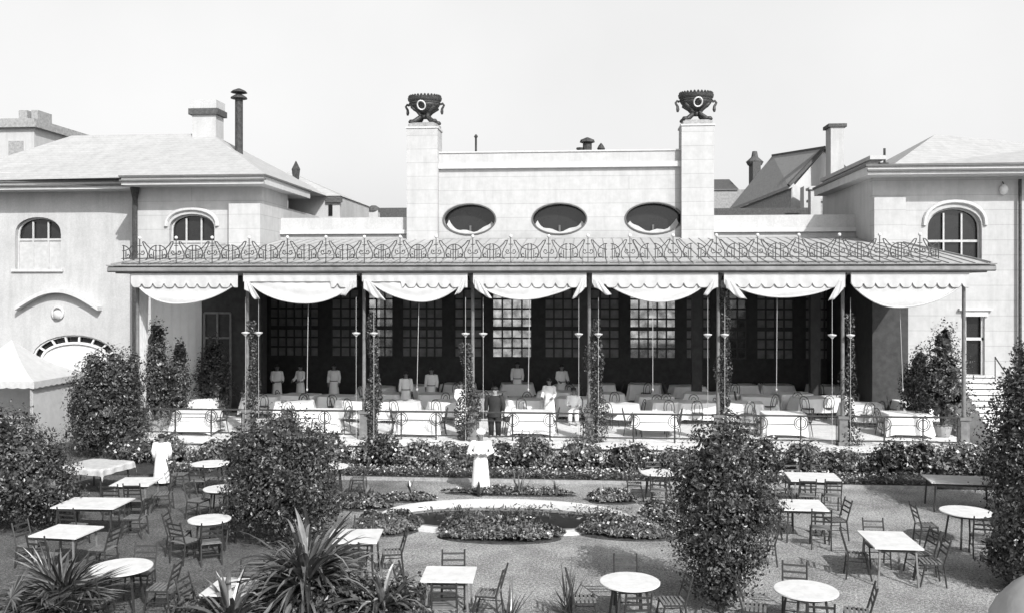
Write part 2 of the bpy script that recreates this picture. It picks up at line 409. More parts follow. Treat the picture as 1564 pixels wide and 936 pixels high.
for (xc, w_, zb, zt, _), (a, b, k) in zip(wops, WIN):
    f = MB(); nx = max(3, round(w_/.42)); nz = 8; dim = (k == 'd')
    for i in range(nx+1):
        x = xc-w_/2+w_*i/nx; f.box((x-.035, YR+.05, zb), (x+.035, YR+.11, zt))
    for j in range(nz+1):
        z = zb+(zt-zb)*j/nz; t = .09 if j == 3 else .04; f.box((xc-w_/2, YR+.055, z-t), (xc+w_/2, YR+.105, z+t))
    fo = f.build('window', M['iron'], hall)
    MB().box((xc-w_/2, YR+.14, zb), (xc+w_/2, YR+.15, zt)).build('pane', M['pane'] if k == 'b' else M['dimpane'], fo)
for px in (893, 1062, 1240):
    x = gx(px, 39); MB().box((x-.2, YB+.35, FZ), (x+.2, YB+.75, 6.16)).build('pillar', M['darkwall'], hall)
# sunlit courtyard wall behind, seen through the far windows
tag(MB().box((-30, 62, 0), (30, 62.5, 5.4)).box((-30, 61.9, 5.4), (30, 62.6, 5.55)).build('courtyard_wall', M['plaster']),
    'sunlit white courtyard wall seen through the rear windows of the hall', 'wall')

# small fixtures on hall roof
p = onY(727, 231, 41); tag(MB().bar(p-Vector((0,0,1.4)), p+Vector((0,0,.72)), .05).lathe([(.07,.6),(.09,.66),(.02,.75)], p, 6).build('vent_pipe', M['pipe']), 'thin dark vent pipe rising behind the hall parapet, left of centre', 'pipe')
p = onY(897, 231, 41)
t = thing('roof_vent', 'small dark capped vent group on the hall roof between the piers', 'vent', p-Vector((0,0,.9)))
MB().lathe([(.2, -.9), (.2, .35)], p, 8).build('pipe', M['pipe'], t); MB().lathe([(.34, .38), (.3, .5), (.05, .6)], p, 8).build('cowl', M['pipe'], t)
p = onY(918, 231, 41); tag(MB().lathe([(.1,-.9),(.12,0),(.18,.1),(.1,.25),(.02,.35)], p, 8).build('roof_finial', M['pipe']), 'small dark pointed finial right of the capped roof vent', 'finial')
p = onY(886, 231, 41); tag(MB().lathe([(.13,-.9),(.13,.05),(.17,.07),(.17,.14)], p, 8).build('vent_pipe', M['pipe']), 'short stubby pipe left of the capped roof vent', 'pipe')

# ---- urns on the piers
def make_urn():
    t = thing('brazier_urn', 'x', 'urn')
    MB().box((-.6, -.45, 0), (.6, .45, .16)).box((-.52, -.4, .16), (.52, .4, .22)).build('base', M['slate'], t)
    b = MB()
    for sx in (-1, 1):
        for sy in (-1, 1):
            b.tube([(sx*.5, sy*.3, .24), (sx*.36, sy*.26, .3), (sx*.2, sy*.16, .45), (sx*.14, sy*.1, .58), (sx*.26, sy*.18, .74), (sx*.5, sy*.34, .9)], [.1, .11, .1, .1, .09, .06], 7)
            b.lathe([(.12, .22), (.14, .28), (.08, .36)], (sx*.5, sy*.3, 0), 8)
    b.box((-.16, -.13, .44), (.16, .13, .62))
    b.build('leg', M['bronze'], t, smooth=True)
    MB().lathe([(.12, .6), (.28, .68), (.5, .8), (.62, .95), (.68, 1.05)], (0,0,0), 20, (1, .8)).build('bowl', M['bronze'], t, smooth=True)
    r = MB().lathe([(.66, 1.05), (.7, 1.07), (.66, 1.12), (.72, 1.2), (.74, 1.3), (.68, 1.34), (.6, 1.3)], (0,0,0), 28, (1, .8))
    for k in range(28):
        a = 2*pi*k/28; r.lathe([(.05, 1.32), (.06, 1.37), (.02, 1.42)], (.66*cos(a), .53*sin(a), 0), 5)
    r.build('rim', M['bronze'], t)
    for sx in (-1, 1):
        MB().tube([(sx*.68, 0, 1.02), (sx*.78, 0, 1.06), (sx*.84, 0, .98), (sx*.8, 0, .9), (sx*.76, 0, .84)], .05, 6).tube([(sx*.76, 0, .86), (sx*.75, 0, .7), (sx*.76, 0, .6)], [.05, .07, .04], 6).build('handle', M['bronze'], t)
    MB().tube([(.17*cos(a), -.53-.1*sin(a), .92+.17*sin(a)) for a in [2*pi*k/20 for k in range(20)]], .03, 6, True).build('ring', M['white'], t)
    return t
urn = Placer(make_urn)
urn(Vector(piertop[0])+Vector((0,0,.07)), radians(-6), 'dark bronze brazier urn with hanging handles on top of the left pier', 'urns on the piers')
urn(Vector(piertop[1])+Vector((0,0,.07)), radians(3), 'dark bronze brazier urn with hanging handles on top of the right pier', 'urns on the piers')

# ---- wings
def arched_window(parent, o, yf, muntin, blind=None, hood=True):
    xc, w_, zb, zt, _, rise = o
    f = MB(); lo, up = curve_pts(o, 14)
    yy = yf+.22
    f.tube([(xc-w_/2+.03, yy, zb)]+[(x+(xc-x)*.04, yy, z-.03) for x, z in up]+[(xc+w_/2-.03, yy, zb)], .045, 4)
    for k in (1, 2):
        x = xc-w_/2+w_*k/3; f.box((x-.03, yy-.03, zb), (x+.03, yy+.03, zt-rise*.25))
    zm = zb+(zt-zb)*muntin; f.box((xc-w_/2, yy-.032, zm-.045), (xc+w_/2, yy+.028, zm+.045))
    fo = f.build('window', M['blind'], parent)
    pl = [(x, z) for x, z in up]; MB().prism([(xc-w_/2, zb)]+pl+[(xc+w_/2, zb)], 'y', yf+.3, yf+.32).build('pane', M['glass'], fo)
    if blind: MB().box((xc-w_/2+.05, yf+.235, zb), (xc+w_/2-.05, yf+.245, zb+(zt-zb)*blind)).build('blind', M['blind'], fo)
    MB().box((xc-w_/2-.12, yf-.1, zb-.12), (xc+w_/2+.12, yf+.2, zb)).build('sill', M['trim'], fo)
    if hood:
        sc = 1.13
        h = MB(); pts = [(xc+(x-xc)*sc, yf-.04, (zt-rise)+(z-(zt-rise))*sc+.12) for x, z in up]
        h.tube(pts, .08, 6); h.build('hood_mould', M['trim'], fo)
    return fo
# left wing
lw = thing('left_wing', 'white plastered left wing with arched windows, wide eaves and a pale hipped roof', 'building', (-20, 36, 0))
LX0, LX1 = gx(205, 36), HX0
ze = 9.68; zf = 9.98
o2 = (gx(293, 36), gx(328, 36)-gx(259, 36), gz(293, 395, 36), gz(293, 327, 36), 'arch', .62)
mb = MB(); wall(mb, LX0, LX1, 0, ze+.2, 36, .4, [o2]); mb.box((LX0, 36.4, 0), (LX0+.4, 46, ze+.2)); mb.box((LX1-.4, 36.4, 6.3), (LX1, 39.2, ze+.2)); mb.box((LX1-.4, 39.2, 6.3), (LX1, 46, ze-.6)); mb.build('front_wall', M['ashlar'], lw)
MB().box((gx(353, 36), 35.74, 7.0), (LX1+.02, 36, gz(380, 311, 35.8))).build('pilaster', M['ashlar'], lw)
arched_window(lw, o2, 36, .38, blind=.38)
Y1 = 37.3; o1 = (gx(58, Y1), gx(93, Y1)-gx(23, Y1), gz(58, 411, Y1), gz(58, 332, Y1), 'arch', .75)
mb = MB()
xa = gx(48, Y1); xb = gx(178, Y1)
wall(mb, -42, LX0, gz(58, 500, Y1), ze+.2, Y1, .4, [o1])
fan = ((xa+xb)/2, xb-xa, gz(58, 640, Y1), gz(110, 511, Y1)-.01, 'arch', 1.2)
wall(mb, -42, LX0, 0, gz(58, 500, Y1), Y1, .4, [fan]); mb.build('side_wall', M['plaster'], lw)
arched_window(lw, o1, Y1, .57, blind=.58, hood=False)
# fan-lit doorway
xc, w_, zb, zt, _, rise = fan
f = MB()
def fanp(s, k, n=24, y=Y1+.12):
    out = []
    for i in range(n+1):
        a = pi-pi*i/n; out.append((xc+w_/2*s*cos(a), y, zt-rise+(rise*s+ (k))*sin(a)**.8))
    return out
f.tube(fanp(.98, 0), .06, 4); f.tube(fanp(.8, -.1), .07, 4)
for a in (150, 125, 104, 84, 62, 40, 20):
    a = radians(a); f.bar((xc+w_/2*.8*cos(a), Y1+.12, zt-rise+(rise*.8-.1)*sin(a)**.8), (xc+w_/2*.98*cos(a), Y1+.12, zt-rise+rise*.98*sin(a)**.8), .05, 4)
d = f.build('door', M['white'], lw)
MB().box((xc-w_/2, Y1+.25, 0), (xc+w_/2, Y1+.28, zt)).build('fanlight', M['glass'], d)
out = [(p[0], p[2]) for p in fanp(.78, -.1)]
MB().prism(out+[(xc+w_/2*.78, .05), (xc-w_/2*.78, .05)], 'y', Y1+.16, Y1+.2).build('door_leaf', M['white'], d)
hx0, hx1 = gx(30, Y1), gx(156, Y1); hm = (hx0+hx1)/2; hz0 = gz(90, 474, Y1); hz1 = gz(90, 447, Y1)
pts = [(hx0+(hx1-hx0)*i/20, hz0+(hz1-hz0)*sin(pi*i/20)) for i in range(21)]
MB().prism([(x, z) for x, z in pts]+[(x, z+.17) for x, z in reversed(pts)], 'y', Y1-.38, Y1).build('door_hood', M['trim'], lw)
mz = gz(90, 478, Y1); mx = gx(89, Y1)
MB().tube([(mx+.24*cos(a), Y1-.05, mz+.26*sin(a)) for a in [2*pi*k/16 for k in range(16)]], .06, 6, True).lathe([(.17, -.25), (.2, 0), (.14, .1)], (mx, Y1-.06, mz), 10, (1, .6)).build('medallion', M['trim'], lw, smooth=True)
# eaves + roof
def eave(parent, x0, x1, y0, y1, z0=ze, z1=zf, side=None):
    m = MB(); m.box((x0, y0, z0), (x1, y1, z1)); fo = m.build('eaves', M['trim'], parent)
    MB().box((x0-.08, y0-.08, z1), (x1+.08, y1, z1+.07)).box((x0-.04, y0-.1, z1-.17), (x1+.1, y0, z1-.1)).build('gutter', M['seam'], fo)
eave(lw, LX0+.0, LX1+.45, 34.95, 41); eave(lw, -42, LX0, 36.3, 41)
r = MB(); A = [(gx(-60, 40), 35.3), (LX1+.4, 35.3), (LX1+.4, 46), (gx(-60, 40), 46)]
a0 = gx(110, 40.5); a1 = gx(322, 40.5); zr = gz(215, 206, 40.5)
r.add([(A[0][0]+1, A[0][1]+1.2, zf+.1), (A[1][0], A[1][1], zf+.1), (A[2][0], A[2][1], zf+.1), (A[3][0]+1, A[3][1], zf+.1), (a0, 40.5, zr), (a1, 40.5, zr)],
      [(0, 1, 5, 4), (1, 2, 5), (2, 3, 4, 5), (3, 0, 4), (0, 3, 2, 1)]); r.build('roof', M['pale_roof'], lw)
MB().box((-42, 37.0, zf+.02), (LX0, 37.3, gz(100, 262, 37))).build('parapet', M['plaster'], lw)
x = gx(207, 35.9); MB().bar((x, 35.85, 0), (x, 35.85, ze), .1, 8).lathe([(.1, -.5), (.2, 0)], (x, 35.85, ze), 8).build('downpipe', M['pipe'], lw)
# chimney and stove pipe on roof
p = onY(317, 206, 40.5)
ch = thing('chimney', 'squat pale chimney with a dark band on the left wing roof', 'chimney', p-Vector((0,0,1)))
MB().box((p.x-.55, 40.1, p.z-1), (p.x+.55, 41.0, gz(317, 178, 40.5))).build('stack', M['plaster'], ch)
MB().box((p.x-.68, 39.98, gz(317, 178, 40.5)), (p.x+.68, 41.1, gz(317, 169, 40.5))).build('band', M['dark_slate'], ch)
MB().box((p.x-.6, 40.05, gz(317, 169, 40.5)), (p.x+.6, 41.05, gz(317, 156, 40.5))).build('cap', M['plaster'], ch)
p = onY(365, 232, 39)
ch = thing('stove_pipe', 'tall dark stove pipe with a double cowl on the left wing roof', 'pipe', p-Vector((0,0,1.6)))
zt_ = gz(365, 147, 39)
MB().lathe([(.17, -1.6), (.17, zt_-p.z)], p, 12).build('pipe', M['pipe'], ch)
MB().lathe([(.36, 0), (.34, .06), (.18, .16), (.1, .2), (.1, .24), (.36, .26), (.28, .34), (.06, .44)], (p.x, p.y, zt_-.12), 14).build('cowl', M['pipe'], ch)
# spire-like finial and small annex behind
p = onY(452, 262, 44); tag(MB().lathe([(.12, -.7), (.2, 0), (.22, .1), (.02, .5)], p, 6).build('roof_finial', M['pipe']), 'small dark spike finial beyond the left wing eaves', 'finial')
an = thing('rear_annex', 'low pale annex between the left wing and the hall parapet', 'building', (gx(480, 44), 44, 0))
MB().box((gx(440, 44), 44, 0), (gx(519, 44), 50, gz(480, 300, 44))).build('wall', M['plaster'], an)
MB().add([(gx(420, 44), 43.9, gz(480, 300, 44)), (gx(521, 44), 43.9, gz(480, 300, 44)), (gx(521, 44), 50, gz(480, 300, 44)), (gx(420, 44), 50, gz(480, 300, 44)), (gx(420, 44), 46, gz(420, 262, 46))], [(0,1,4),(1,2,4),(2,3,4),(3,0,4),(0,3,2,1)]).build('roof', M['pale_roof'], an)
MB().box((gx(499, 44), 43.85, gz(500, 310, 44)), (gx(523, 44), 44, gz(500, 303, 44))).build('cornice', M['dark_slate'], an)
MB().box((gx(502, 44), 43.96, gz(500, 330, 44)), (gx(508, 44), 44, gz(500, 313, 44))).build('window', M['glass'], an)
# dark roof strip + little chimney behind the parapet
st = thing('far_shed', 'long dark roofed shed behind the left parapet', 'building', (gx(570, 56), 56, 0))
MB().box((gx(519, 56), 56, 0), (gx(626, 56), 60, gz(570, 318, 56))).build('wall', M['dark_slate'], st)
t = thing('chimney', 'tiny white chimney with a dark cap in front of the dark shed', 'chimney', (gx(569, 55), 55, 0))
MB().box((gx(561, 55), 55, 0), (gx(577, 55), 55.6, gz(570, 322, 55))).build('stack', M['plaster'], t)
MB().lathe([(.42, -.1), (.38, .1), (.15, .25)], (gx(569, 55), 55.3, gz(570, 320, 55)), 10).build('cap', M['dark_slate'], t)
# right wing
rw = thing('right_wing', 'white plastered right wing with a tall arched window and deep shaded eaves', 'building', (15, 36, 0))
RX0 = HX1; o3 = (gx(1458, 36), gx(1500, 36)-gx(1417, 36), gz(1458, 405, 36), gz(1458, 317, 36), 'arch', .8)
dr = (gx(1489, 36), gx(1504, 36)-gx(1474, 36), gz(1490, 572, 36), gz(1490, 483, 36), 'rect')
mb = MB(); wall(mb, RX0, 30, gz(1490, 470, 36), ze+.3, 36, .4, [o3]); wall(mb, RX0, 30, 0, gz(1490, 470, 36), 36, .4, [dr])
mb.build('front_wall', M['ashlar'], rw)
MB().box((RX0, 36.4, 0), (RX0+.4, 43.5, gz(1333, 240, 36.4)-.15)).box((RX0-.1, 36.0, gz(1333, 240, 36.4)-.15), (RX0+.5, 43.6, gz(1333, 240, 36.4))).build('side_wall', M['plaster'], rw)
MB().box((RX0-.02, 35.74, 7.0), (gx(1380, 36), 36, gz(1350, 302, 35.8))).build('pilaster', M['ashlar'], rw)
arched_window(rw, o3, 36, .42)
m = MB(); m.box((RX0-.5, 34.95, ze+.12), (30, 43, zf+.12)); e = m.build('eaves', M['trim'], rw)
MB().box((RX0-.58, 34.87, zf+.12), (30, 43, zf+.2)).box((RX0-.52, 34.85, zf-.07), (30, 34.95, zf)).build('gutter', M['seam'], e)
x = gx(1557, 35.9); MB().bar((x, 35.85, 0), (x, 35.85, ze), .06, 8).build('downpipe', M['pipe'], rw)
r = MB(); pk = onY(1428, 206, 41)
r.add([(RX0+.6, 36, zf+.2), (24, 36, zf+.2), (24, 46, zf+.2), (RX0+.6, 46, zf+.2), (pk.x, 41, pk.z), (gx(1620, 41), 41, gz(1500, 225, 41))], [(0,1,5,4),(1,2,5),(2,3,4,5),(3,0,4),(0,3,2,1)])
r.build('roof', M['pale_roof'], rw)
p = onY(1352, 262, 36.5); t = MB().bar((p.x, 36.6, zf+.1), (p.x, 36.6, p.z+.9), .05).box((p.x-.3, 36.4, zf+.2), (p.x+.1, 36.8, zf+.45)).build('vent', M['pipe'], rw)
w_ = dr[1]; f = MB(); f.box((dr[0]-w_/2, 36.1, dr[2]), (dr[0]-w_/2+.08, 36.2, dr[3])); f.box((dr[0]+w_/2-.08, 36.1, dr[2]), (dr[0]+w_/2, 36.2, dr[3])); f.box((dr[0]-w_/2, 36.1, (dr[2]+dr[3])/2+.2), (dr[0]+w_/2, 36.2, (dr[2]+dr[3])/2+.3))
d = f.build('door', M['white'], rw); MB().box((dr[0]-w_/2, 36.25, dr[2]), (dr[0]+w_/2, 36.28, dr[3])).build('door_leaf', M['glass'], d)
MB().box((dr[0]-w_/2-.25, 35.85, dr[3]+.22), (dr[0]+w_/2+.25, 36, dr[3]+.3)).box((dr[0]-w_/2-.1, 35.92, dr[3]), (dr[0]+w_/2+.1, 36, dr[3]+.22)).build('lintel', M['trim'], rw)
# wall lamp globe under right eave
p = onY(1533, 290, 35.9)
t = thing('wall_lamp', 'small white globe lamp under the right wing eaves', 'lamp', (p.x, 36, p.z))
MB().lathe([(.02, -.2), (.12, -.14), (.16, 0), (.12, .14), (.04, .2)], p, 10).build('globe', M['white'], t, smooth=True)
MB().bar((p.x, p.y, p.z+.2), (p.x, 36, p.z+.3), .02).build('bracket', M['iron'], t)
# outside stair
st = thing('outside_stair', 'white stone staircase climbing to the door of the right wing', 'stairs', (gx(1490, 33), 32, 0))
top = dr[2]; n = 13; m = MB(); xs0, xs1 = dr[0]-.75, dr[0]+.55
for k in range(n):
    zt1 = top-top*k/n; y1 = 35.9-.3*k
    m.box((xs0, y1-.3, 0), (xs1, y1, zt1-.05)); m.box((xs0-.02, y1-.36, zt1-.05), (xs1+.02, y1, zt1))
m.build('steps', M['white'], st)
m = MB()
for k in range(n):
    zt1 = top-top*k/n; y1 = 35.9-.3*k; m.box((xs0-.01, y1-.31, zt1-.095), (xs1+.01, y1-.3, zt1-.05))
m.build('nosing_shadow', M['seam'], st)  # dark strips painting the shadow line under each tread
m = MB()
for k in (1, 6, 11): m.bar((xs1-.05, 35.75-.3*k, top-top*k/n), (xs1-.05, 35.75-.3*k, top-top*k/n+.9), .02)
m.bar((xs1-.05, 35.75-.3, top-top/n+.9), (xs1-.05, 35.75-3.3, top-top*11/n+.9), .025); m.build('handrail', M['iron'], st)

# ---- far houses
gh = thing('gabled_house', 'distant gabled house with a grey slate roof and a tall white chimney', 'building', (gx(1220, 60), 60, 0))
def P(px, py, Y): return tuple(onY(px, py, Y))
e1 = onY(1204, 284, 58); ap = onY(1258, 226, 59.5); e2 = onY(1322, 284, 60.5)
zE = e1.z; bk = 24
roofdir = Vector((-1.5, bk, 0))
m = MB(); a_, b_, c_ = Vector(e1), Vector(ap), Vector((e2.x, e2.y, zE)); o_ = roofdir
L0 = onY(1113, 312, 75)
a2 = Vector((L0.x, L0.y, e1.z)); b2 = Vector(onY(1180, 238, 75)); c2 = Vector((b2.x*2-a2.x, 76, zE))
m.add([a_, b_, b2, a2, a_-Vector((0,0,.2)), b_-Vector((0,0,.2)), b2-Vector((0,0,.2)), a2-Vector((0,0,.2))], [(0,1,2,3),(7,6,5,4),(0,4,5,1),(1,5,6,2),(2,6,7,3),(3,7,4,0)])
m.add([b_, c_, c2, b2], [(0,1,2,3)]); m.build('roof', M['slate'], gh)
m = MB(); m.add([(a_.x+.2, a_.y, 0), (c_.x, c_.y, 0), (c_.x, c_.y, zE), (b_.x, b_.y, b_.z-.25), (a_.x+.2, a_.y, zE-.2)], [(0,1,2,3,4)]); m.build('gable_wall', M['plaster'], gh)
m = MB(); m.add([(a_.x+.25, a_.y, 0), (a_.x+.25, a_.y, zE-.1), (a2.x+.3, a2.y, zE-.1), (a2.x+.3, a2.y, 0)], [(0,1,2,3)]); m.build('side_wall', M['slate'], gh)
m = MB(); m.tube([a_-Vector((0,.1,0)), b_-Vector((0,.1,0)), c_-Vector((0,.1,0))], .13, 4); m.tube([b_, b2], .12, 4); m.build('verge', M['dark_slate'], gh)
m = MB(); xa_, xb_ = gx(1265, 58), gx(1285, 58); m.box((xa_, 57.4, 6), (xb_, 58.6, gz(1272, 197, 58))); m.build('chimney_stack', M['plaster'], gh)
MB().box((xa_-.15, 57.3, gz(1272, 197, 58)), (xb_+.15, 58.7, gz(1272, 192, 58))).build('chimney_cap', M['dark_slate'], gh)
MB().box((gx(1225, 57), 56.5, 0), (gx(1263, 57), 57.5, gz(1240, 286, 57))).build('porch_wall', M['plaster'], gh)
dh = thing('far_house', 'dark roofed far house just right of the right pier', 'building', (gx(1112, 80), 80, 0))
MB().box((gx(1080, 80), 80, 0), (gx(1138, 80), 86, gz(1112, 290, 80))).build('wall', M['slate'], dh)
MB().add([(gx(1080, 80), 79.8, gz(1112, 290, 80)), (gx(1128, 80), 79.8, gz(1112, 290, 80)), (gx(1122, 80), 83, gz(1112, 268, 80)), (gx(1085, 80), 83, gz(1112, 268, 80))], [(0,1,2,3)]).build('roof', M['dark_slate'], dh)
MB().box((gx(1150, 79), 79, 8), (gx(1162, 79), 81, gz(1156, 247, 79))).lathe([(.6, -.2), (.75, .1), (.3, .5), (.2, 1)], (gx(1156, 79), 80, gz(1156, 247, 79)), 8).build('chimney', M['dark_slate'], dh)
lowr = thing('low_roof', 'long dark low roof behind the right parapet', 'roof', (gx(1200, 50), 50, 0))
MB().box((gx(1085, 50), 50, 0), (gx(1268, 50), 53, gz(1170, 318, 50))).build('roof', M['dark_slate'], lowr)
for i, (px, py, w_) in enumerate(((1246, 290, .5), (1250, 308, .7), (1252, 322, .45))):
    p = onY(px, py, 48+i*.3); m = MB(); m.box((p.x-w_/2, p.y, p.z-1.5), (p.x+w_/2, p.y+.6, p.z)); m.box((p.x-w_/2-.1, p.y-.1, p.z), (p.x+w_/2+.1, p.y+.7, p.z+.12))
    tag(m.build('chimney', M['plaster'] if i != 1 else M['slate']), ['small white topmost chimney block beside the right wing wall', 'grey middle chimney block beside the right wing wall', 'lowest small white chimney block beside the right wing wall'][i], 'chimney')
fb = thing('far_building', 'pale far building with a corniced top at the left edge', 'building', (gx(20, 70), 70, 0))
MB().box((gx(-60, 70), 70, 0), (gx(52, 70), 80, gz(20, 196, 70))).build('wall', M['plaster'], fb)
MB().box((gx(-60, 70), 69.6, gz(20, 196, 70)), (gx(59, 70), 80, gz(20, 188, 70))).box((gx(-60, 70), 69.8, gz(20, 188, 70)), (gx(54, 70), 80, gz(20, 182, 70))).build('cornice', M['scree'], fb)
for a, b in ((5, 18), (25, 35)): MB().box((gx(a, 70), 72, gz(20, 182, 70)), (gx(b, 70), 74, gz(20, 169, 72))).build('chimney', M['slate'], fb)
f = MB().box((gx(14, 70), 69.9, gz(20, 250, 70)), (gx(36, 70), 70, gz(20, 216, 70))).build('window', M['slate'], fb)

# ================================================================= VERANDA
ver = thing('veranda', 'long open veranda with slender iron columns, metal roof and iron cresting', 'building', (-1.7, YV, 0))
MB().box((XL+.1, 29.35, .0), (XR-.1, 38.2, FZ-.1)).build('plinth', M['white'], ver)
MB().box((XL, 29.25, FZ-.1), (XR, 38.2, FZ)).box((HL-.3, 38.2, FZ-.1), (HX1, YR, FZ)).build('floor', M['floor'], ver)
zb_ = gz(850, 365, YB)
RF = 29.3; RB = YB-.02
bl, brr = gx(330, YB)-1.2, gx(1345, YB)
bl = HX0-1.2
roof = MB(); roof.add([(XL, RF, ET), (XR, RF, ET), (brr, RB, zb_), (bl, RB, zb_), (XR, 36, ET+.02), (XL, 36, ET+.02), (XL, RF, ET-.05), (XR, RF, ET-.05), (brr, RB, zb_-.05), (bl, RB, zb_-.05)],
    [(0,1,2,3), (1,4,2), (5,0,3), (9,8,7,6)]); ro = roof.build('roof', M['zinc'], ver)
sm = MB(); nseam = 72
for i in range(nseam+1):
    t_ = i/nseam; x = XL+.1+(XR-XL-.2)*t_
    # vertical seams run straight back; clip at the hips
    yb = RB
    if x < bl: yb = RF+(RB-RF)*max(0, (x-XL)/(bl-XL))
    if x > brr: yb = RF+(RB-RF)*max(0, (XR-x)/(XR-brr))
    if yb-RF < .3: continue
    zz = lambda y: ET+(zb_-ET)*(y-RF)/(RB-RF)
    sm.tube([(x, RF-.02, ET+.012), (x, yb, zz(yb)+.012)], .016, 4)
sm.tube([(XR, RF, ET+.02), (brr, RB, zb_+.02)], .04, 4); sm.tube([(XL, RF, ET+.02), (bl, RB, zb_+.02)], .04, 4); sm.tube([(bl, RB, zb_+.02), (brr, RB, zb_+.02)], .03, 4)
sm.build('seams', M['rib'], ro)
MB().box((XL+.1, RF+.08, EV), (XR-.1, RF+.28, ET-.03)).box((XL+.1, RF+.28, EV), (XL+.3, 36, ET-.03)).box((XR-.3, RF+.28, EV), (XR-.1, 35.7, ET-.03)).build('fascia', M['fascia'], ver)
gt = MB()
prof = [(0, .0), (.11, -.01), (.17, -.07), (.18, -.16), (.12, -.2), (0, -.2)]
gt.prism([(RF+.08-a, ET-.04+b) for a, b in prof], 'x', XL-.1, XR+.1)
gt.box((XL-.12, RF-.12, ET-.035), (XR+.12, RF-.0, ET-.0))
gt.build('gutter', M['fascia'], ver)
MB().box((XL+.3, RF+.28, EV+.1), (XR-.3, YB+.3, EV+.14)).build('ceiling', M['ceil'], ver)
bm_ = MB()
for x in CX: bm_.box((x-.08, 30.1, EV-.12), (x+.08, YB+.2, EV+.1))
bm_.build('ceiling_beams', M['ceil'], ver)
for i, x in enumerate(CX):
    c = MB().lathe([(.075, .95), (.07, 1.1), (.06, 3.5), (.055, EV-.45), (.09, EV-.4), (.06, EV-.33), (.12, EV-.1), (.14, EV)], (x, YV, 0), 10)
    c.bar((x, YV-.02, EV-.3), (x, YV-.35, EV-.02), .025); co = c.build('column', M['col'], ver, smooth=True)
    MB().box((x-.13, YV-.13, FZ), (x+.13, YV+.13, 1.45)).box((x-.17, YV-.17, 1.45), (x+.17, YV+.17, 1.54)).box((x-.16, YV-.16, FZ), (x+.16, YV+.16, FZ+.12)).build('pedestal', M['col'], co)
# cresting
YC = 29.42
FIN = [213.4, 269, 324, 380.5, 439, 497.7, 556.5, 611, 666, 722, 780, 838, 898, 962, 1028, 1094, 1157, 1220, 1282, 1343.5, 1405]
XF = [gx(p, YC) for p in FIN]
def make_crest():
    t = MB(); W = 1.27; r = .019; U = 1/454
    def T(pts, rr=None): t.tube([(a*U, 0, b*U) for a, b in pts], rr or r, 4)
    T([(0, 0), (0, 370)], .017)
    for s_ in (-1, 1):
        T([(s_*45, 335), (s_*60, 285), (s_*100, 215), (s_*125, 150), (s_*120, 90), (s_*105, 65), (s_*85, 60)])
        T([(s_*45, 335), (s_*75, 330), (s_*110, 285), (s_*160, 235), (s_*215, 205), (s_*275, 195)])
        T([(s_*10, 150), (s_*50, 135), (s_*75, 160), (s_*60, 195), (s_*35, 190), (s_*35, 165)])
        T([(s_*(275-130*cos(a)), 150+130*sin(a)) for a in [-.5+k*(pi/2+.5)/8 for k in range(9)]])
        T([(s_*(275-22), 50), (s_*(275-22), 285)]); T([(s_*(275-58), 70), (s_*(275-58), 190)])
        T([(s_*(275-75), 95), (s_*(275-110), 90), (s_*(275-115), 130), (s_*(275-90), 145), (s_*(275-80), 120)])
    T([(-288, 82), (288, 82)]); T([(-288, 6), (288, 6)], .02)
    T([(-30, 275), (30, 275)])
    return t
cm = make_crest(); first = None
for i, x in enumerate(XF):
    zc = ET+.02+(zb_-ET)*(YC-RF)/(RB-RF)
    if first is None:
        ob = MB(); ob.v = [(a+x, b+YC, c+zc) for a, b, c in cm.v]; ob.f = cm.f
        first = ob.build('cresting', M['iron'], ver); 
        first.data.transform(Matrix.Translation(-Vector((x, YC, zc))+wloc(ver))); first.location = Vector((x, YC, zc))-ver.location
        ball = MB().lathe([(.02, -.055), (.045, -.035), (.058, 0), (.045, .035), (.01, .056)], (x, YC, zc+.87), 8).build('finial', M['white'], first, smooth=True)
    else:
        k = first.copy(); C.objects.link(k); k.parent = ver; k.location = Vector((x, YC, zc))-ver.location
        b2_ = ball.copy(); C.objects.link(b2_); b2_.parent = k
    sp = (XF[i+1]-XF[i]) if i < len(XF)-1 else XF[i]-XF[i-1]
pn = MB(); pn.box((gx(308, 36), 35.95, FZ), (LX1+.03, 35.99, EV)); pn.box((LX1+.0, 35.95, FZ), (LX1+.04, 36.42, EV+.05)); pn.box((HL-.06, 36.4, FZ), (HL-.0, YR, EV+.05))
pn.build('shade_lining', M['darkwall'], hall)  # dark sheets over the left-hand walls, painting the shade inside the veranda
f = MB(); xa_ = gx(312, 35.9); xb_ = gx(352, 35.9)
for x in (xa_, (xa_+xb_)/2, xb_): f.box((x-.04, 35.88, FZ), (x+.04, 35.94, 4.6))
for z in (1.6, 2.6, 3.6, 4.6): f.box((xa_, 35.885, z-.04), (xb_, 35.935, z+.04))
f.build('veranda_door', M['col'], hall)
MB().box((HX1-.04, 35.95, FZ), (HX1+.0, YR, EV+.05)).box((HX1-.04, 35.92, FZ), (gx(1386, 36), 35.97, EV)).build('shade_lining', M['darkwall'], hall)  # same at the right: dark sheets stand for shade on the wing wall
